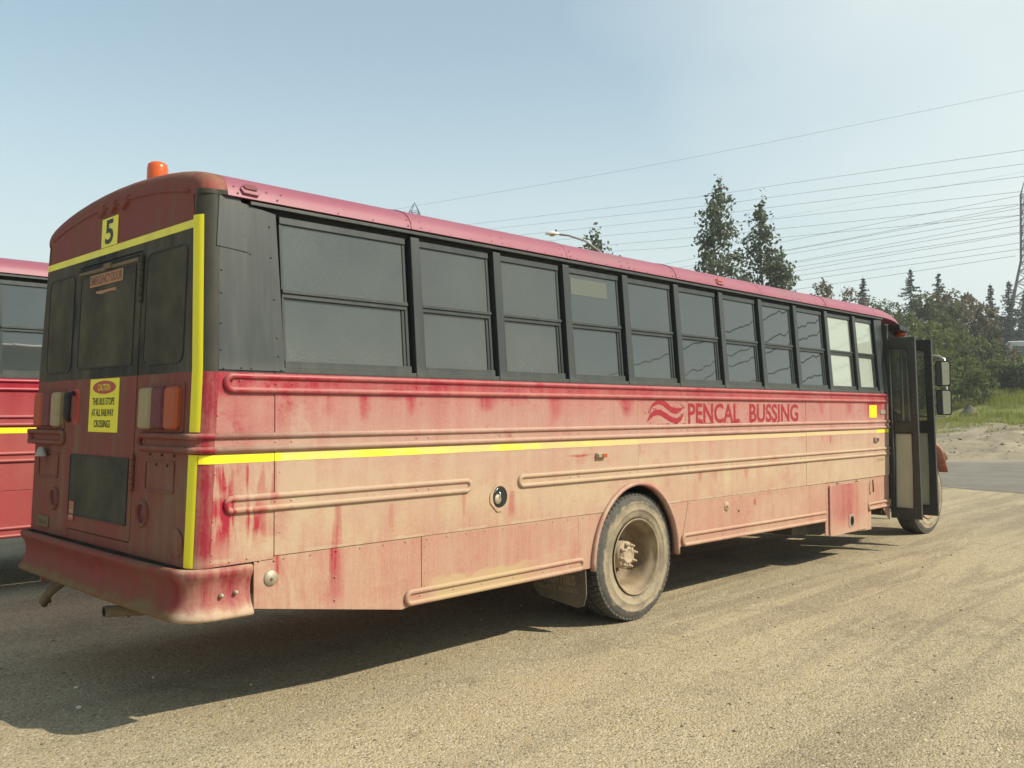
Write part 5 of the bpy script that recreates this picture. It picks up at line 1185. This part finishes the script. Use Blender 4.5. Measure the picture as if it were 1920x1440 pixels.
# tall grass and weeds on the bank
def grass():
    rg = np.random.default_rng(5); V = []; F = []; n = 0
    while n < 60000:
        y = rg.uniform(-8, 30); v = rg.uniform(12.5, 34) if rg.random() < .8 else rg.uniform(9, 14); x = itp(FE, y)+v
        m = mnoise.noise(Vector((x*.35, y*.35, 2))) + mnoise.noise(Vector((x*1.1, y*1.1, 6)))*.5
        if m < -.12+(.25 if v < 13.5 else 0): continue
        z = H(x, y)-.02; hh = rg.uniform(.18, .50)*(1.9 if m > .25 and v > 15 else 1)*(.45 if v < 13.5 else 1); a = rg.uniform(0, 3.14); w = rg.uniform(.010, .024); lx, ly = rg.normal(size=2)*.12
        b = len(V); V += [(x-w*math.cos(a), y-w*math.sin(a), z), (x+w*math.cos(a), y+w*math.sin(a), z), (x+lx, y+ly, z+hh)]; F.append((b, b+1, b+2)); n += 1
    me = fast_mesh('tall_grass', np.array(V), np.array(F)); me.materials.append(mat_leaf('tall_grass_blades', (.17, .215, .020), (.25, .28, .045), (.33, .31, .10), .5, .4))
    o = bpy.data.objects.new('tall_grass', me); COL.objects.link(o); tag(o, kind='stuff')
grass()
# grey-brown mound in the grass
mb = MB(); n = 14; rings = []
for j in range(6):
    t = j/5; rings.append([(48.6+(.60*(1-t**1.5)+.04)*math.cos(6.283*k/n)*(1+.18*mnoise.noise(Vector((k, j, 2)))), 11.2+(.62*(1-t**1.5)+.04)*math.sin(6.283*k/n)*(1+.2*mnoise.noise(Vector((k, j, 5)))), H(48.6, 11.2)-.25+t*.72+.22*mnoise.noise(Vector((k*.7, j, 1)))) for k in range(n)])
mb.loft(rings, smooth=True); tag(mb.build('earth_mound', simple('dry_earth', (.07, .065, .045), .95, 0, .5, 6., 1., (.17, .145, .10))), 'small grey earth mound among the weeds beyond the road, right of the mirrors', 'mound')

# ------------------------------------------------------------------ power line
STEEL = simple('weathered_tower_steel', (.035, .032, .032), .7, .2, .2, 1., 0, (.06, .045, .04)); CABLE = simple('cable_grey', (.055, .055, .06), .8)
def tower(x, y, ztop, zbase, label, rz, bw=4.2, zw=28., ww=.85, name='lattice_tower', group=None, arms=((29, 5.0), (33.5, 6.2), (38, 4.2))):
    r = empty(name, (x, y, zbase), label, 'pylon', group, rz=rz); hW = zw-zbase; hT = ztop-zbase
    def half(z): return bw+(ww-bw)*min(1, z/hW) if z < hW else ww+(.55-ww)*(z-hW)/(hT-hW)
    for sx in (-1, 1):
        for sy in (-1, 1):
            P_ = [(sx*half(z), sy*half(z), z) for z in (0, hW*.5, hW, hT-2.2)]+[(0, 0, hT)]; MB().tube(P_, .12, 4, rs=[.17, .15, .12, .10, .06]).build('tower_leg', STEEL, r, recalc=False)
    b = MB(); zs_ = [0]; 
    while zs_[-1] < hT-2.3: zs_.append(zs_[-1]+max(1.25, half(zs_[-1])*1.25))
    for z0, z1 in zip(zs_, zs_[1:]):
        z1 = min(z1, hT-2.2); a, c = half(z0), half(z1)
        for s in range(4):
            q = lambda hh, k: [(-hh, -hh), (hh, -hh), (hh, hh), (-hh, hh)][k % 4]
            for (p0, p1) in (((*q(a, s), z0), (*q(c, s+1), z1)), ((*q(a, s+1), z0), (*q(c, s), z1)), ((*q(c, s), z1), (*q(c, s+1), z1))): b.tube([p0, p1], .055 if z0 < hW else .045, 4, caps=False)
    b.build('bracing', STEEL, r, recalc=False)['kind'] = 'stuff'
    for za, L in arms:
        z = za-zbase
        for s in (-1, 1):
            a = MB(); hh = half(z)
            a.tube([(s*hh, -hh, z), (s*L, 0, z+.1)], .06, 4); a.tube([(s*hh, hh, z), (s*L, 0, z+.1)], .06, 4); a.tube([(s*hh, 0, z+1.3), (s*L, 0, z+.1)], .05, 4)
            arm = a.build('cross_arm', STEEL, r, recalc=False)
            i = MB(); i.lathe([(.0, 0), (.10, -.1), (.05, -.2), (.11, -.3), (.05, -.4), (.11, -.5), (.05, -.6), (.11, -.7), (.0, -.9)], (s*L, 0, z+.05), 8, 2); i.build('insulator', simple('insulator_brown', (.16, .07, .04), .4), arm)
    return r
tower(167.9, 38.3, 41.0, 7.6, 'large steel lattice pylon cut by the right edge of the photo', R(20), 4.6, 27.5, .75, arms=((30.4, 3.6), (33.2, 4.4), (36.6, 3.4)), group='steel lattice pylons')
tower(134.9, 161.2, 52.3, 4, 'distant pylon with only its pointed top showing above the bus roof', R(40), 5.0, 47.5, 1.55, group='steel lattice pylons', arms=((36, 7), (41, 6)))
WI = [[(131.1, 165.1, 50.5), (154.6, 104.8, 54.4), (181.0, 41.3, 60.9), (187.4, 27.5, 62.7)], [(166.1, 193.4, 55.1), (169.6, 182.7, 55.1), (179.8, 114.8, 53.0), (176.0, 82.9, 50.6), (164.6, 37.4, 45.5), (161.0, 26.8, 44.1)], [(170.5, 189.0, 53.6), (173.7, 178.5, 53.8), (179.9, 114.8, 50.7), (176.0, 83.0, 48.1), (164.6, 37.5, 43.2), (161.1, 26.9, 41.9)], [(177.0, 182.4, 52.1), (179.2, 173.0, 52.0), (179.9, 114.9, 48.4), (176.1, 83.0, 45.9), (164.7, 37.5, 41.1), (161.1, 26.9, 39.8)], [(183.6, 175.7, 50.5), (184.3, 167.7, 50.3), (182.4, 119.6, 46.6), (176.1, 83.1, 43.3), (167.0, 38.1, 39.1)], [(187.9, 171.3, 48.1), (187.1, 157.8, 47.5), (182.4, 119.7, 44.2), (176.2, 83.2, 41.0), (167.0, 38.2, 37.0)], [(193.4, 165.7, 47.2), (192.2, 152.6, 46.5), (182.5, 119.7, 42.2), (176.2, 83.2, 39.1), (167.1, 38.2, 35.1)], [(204.3, 154.7, 41.9), (199.7, 137.9, 41.6), (176.2, 83.2, 38.5), (167.0, 38.2, 38.5)], [(207.6, 151.4, 41.1), (198.8, 131.8, 40.0), (176.3, 83.3, 36.6), (166.4, 38.9, 36.7)], [(209.2, 152.6, 40.8), (201.1, 132.3, 39.6), (177.2, 83.7, 36.6), (166.5, 38.7, 36.2)], [(211.4, 150.4, 40.3), (177.2, 83.7, 35.8), (166.6, 38.7, 35.0)], [(211.4, 150.4, 37.9), (177.3, 83.8, 34.0), (166.8, 38.6, 34.3)], [(211.4, 150.4, 37.6), (177.3, 83.8, 33.7), (166.8, 38.6, 33.3)], [(211.5, 150.5, 36.4), (177.3, 83.8, 32.7), (166.9, 38.5, 32.2)], [(211.5, 150.5, 35.3), (177.3, 83.8, 31.9), (167.0, 38.4, 32.0)], [(211.5, 150.5, 34.5), (177.3, 83.9, 30.8), (167.0, 38.5, 30.4)], [(211.5, 150.5, 33.1), (175.8, 85.5, 29.4), (167.0, 38.6, 29.3)], [(211.6, 150.6, 31.2), (175.8, 85.6, 27.6), (166.2, 39.4, 28.1)], [(204.1, 111.4, 50.5), (176.1, 83.1, 43.9), (164.7, 37.5, 41.9), (161.1, 26.9, 41.2)]]
WL = ['highest thin wire, running from the distant pylon across the open sky', 'second highest power line, first of the parallel cables over the cottonwoods', 'third power line from the top, just under the uppermost parallel cable', 'fourth power line from the top, crossed by a faint wire at the right',
      'fifth power line from the top, ending high on the lattice pylon', 'sixth power line from the top, passing close over the street lamp', 'seventh power line from the top, passing the small treetop by the lamp', 'steep cable that climbs across two flatter ones to the pylon', 'upper one of a close pair of cables that meet at the pylon',
      'lower one of the close pair of cables that meet at the pylon', 'cable just below the close pair, right of the cottonwoods', 'cable with a spacer clamp near the pylon, upper of its pair', 'cable just under the clamped one, lower of its pair', 'thin cable in the middle of the lower bundle', 'cable nearly touching the middle one at the pylon',
      'third cable from the bottom, over the spruces', 'dark double-looking cable second from the bottom, over the spruces', 'lowest power line, passing closest to the spruce tops', 'very faint wire crossing the upper cables at a slant']
def catmull(P, n=10):
    P = [Vector(p) for p in P]; Q = [P[0]*2-P[1]]+P+[P[-1]*2-P[-2]]; o = []
    for k in range(1, len(Q)-2):
        a, b, c, d = Q[k-1:k+3]
        for j in range(n):
            t = j/n; o.append(.5*((2*b)+(c-a)*t+(2*a-5*b+4*c-d)*t*t+(3*b-a-3*c+d)*t**3))
    return o+[P[-1]]
WR = [[(112.9, -121.3, 3.1), (106.7, -69.8, 12.0), (89.9, -29.4, 15.2)], [(115.7, -118.4, 2.0), (106.8, -69.8, 9.8), (90.0, -29.5, 13.0)], [(115.6, -118.3, 6.1), (106.6, -69.7, 15.1), (89.9, -29.4, 17.3)], [(109.9, -124.1, 10.2), (106.6, -69.7, 17.0), (89.9, -29.4, 18.7)], [(115.8, -118.5, -1.0), (106.8, -69.9, 8.1), (90.0, -29.5, 11.4)], [(115.8, -118.6, -2.5), (106.8, -69.9, 6.9), (90.0, -29.6, 10.7)], [(101.3, -132.7, 15.3), (98.5, -78.0, 18.2), (89.8, -29.3, 20.6)]]
CLB = ['cable mirrored third from the bottom in the bus windows', 'cable mirrored highest but one in the bus windows', 'cable mirrored just above the sills of the forward windows', 'cable mirrored right at the sills of the forward windows', 'cable mirrored topmost, under the window heads']
for k, w in enumerate(WR):
    o = MB().tube(catmull(w), .10, 5).build('roadside_cable', CABLE, recalc=False); tag(o, ['cable mirrored lowest in the bus windows, strung on the camera side of the yard', 'cable mirrored second in the lower panes of the bus windows'][k] if k < 2 else CLB[k-2], 'cable', 'cables mirrored in the bus windows')
for k, (w, lb) in enumerate(zip(WI, WL)):
    if w[-1][1] < 30: a_, b_ = w[-2], w[-1]; w = w+[tuple(b_[j]+(b_[j]-a_[j])*4.5 for j in range(3))]
    o = MB().tube(catmull(w), .026 if k in (0,) else (.014 if k == 18 else .035), 5).build('power_line', CABLE, recalc=False); tag(o, lb, 'cable', 'power lines across the sky')
mb = MB()
# ------------------------------------------------------------------ street lamp
r = empty('street_lamp', (24.75, 16.7, .34), 'street lamp with a white cobra head rising over the bus roof', 'street lamp')
MB().tube([(0, 0, -.34), (0, 0, 3), (0, 0, 7.2)], .08, 10, rs=[.11, .09, .065]).build('pole', STEEL, r)
ax = Vector((23.4-24.75, 17.95-16.7, 0)); MB().tube([(0, 0, 7.1), tuple(ax*.15+Vector((0, 0, 7.45))), tuple(ax*.45+Vector((0, 0, 7.85))), tuple(ax*.8+Vector((0, 0, 8.06))), tuple(ax*1.0+Vector((0, 0, 8.10)))], .038, 8).build('arm', simple('lamp_arm_steel', (.22, .20, .18), .6, .4), r)
d = ax.normalized(); s_ = Vector((-d.y, d.x, 0)); L = []
for t, w, hh in ((0, .05, .05), (.08, .10, .08), (.25, .17, .13), (.42, .15, .10), (.54, .05, .03)):
    c = ax*1.0+d*t+Vector((0, 0, 8.11)); L.append([tuple(c+s_*w*math.cos(a)+Vector((0, 0, 1))*hh*(math.sin(a) if math.sin(a) > 0 else .35*math.sin(a))) for a in np.linspace(0, 2*math.pi, 12, False)])
hd = MB().loft(L, smooth=True).build('lamp_head', simple('lamp_head_paint', (.62, .60, .56), .5), r)
c = ax*1.0+d*.27+Vector((0, 0, 8.08)); MB().lathe([(.0, -.06), (.09, -.04), (.12, 0)], tuple(c), 12, 2).build('lamp_lens', M['l_wht'], hd)
c = ax*1.0+d*.12+Vector((0, 0, 8.22)); MB().lathe([(.0, .07), (.035, .06), (.04, 0)], tuple(c), 8, 2).build('photocell', STEEL, hd)
# ------------------------------------------------------------------ white coach far off
g0 = 4.75
r = empty('white_coach', (83.6, 19.0, g0), 'white coach half hidden behind the bushes at the right edge', 'bus', rz=R(-78)); WH = M['white']
MB().prism([(0, .35), (11, .35), (11, 2.0), (10.6, 3.0), (.25, 3.0), (0, 2.6)], 0, 2.5).build('body', WH, r, bevel=.12, seg=3)
for k in range(8): MB().box(.6+k*1.22, 1.7+k*1.22, -.012, .01, 1.65, 2.55).build('window', M['glass_m'], r)
for x in (2.2, 8.6): MB().lathe([(.0, -.01), (.5, -.01), (.5, .28), (.0, .28)], (x, 0, .5), 20).build('wheel', M['rub'], r)

# ------------------------------------------------------------------ thin smoke haze
mb = MB().box(-960, 960, -960, 960, -2, 68); hz = mb.build('haze', None); tag(hz, kind='stuff')
hm = bpy.data.materials.new('smoke_haze'); hm.use_nodes = True; ht = hm.node_tree; ht.nodes.clear()
ho = ht.nodes.new('ShaderNodeOutputMaterial'); hv = ht.nodes.new('ShaderNodeVolumePrincipled'); ht.links.new(hv.outputs[0], ho.inputs['Volume'])
hv.inputs['Color'].default_value = (.93, .96, 1, 1); hv.inputs['Density'].default_value = .0010; hv.inputs['Anisotropy'].default_value = .2
hz.data.materials.append(hm)
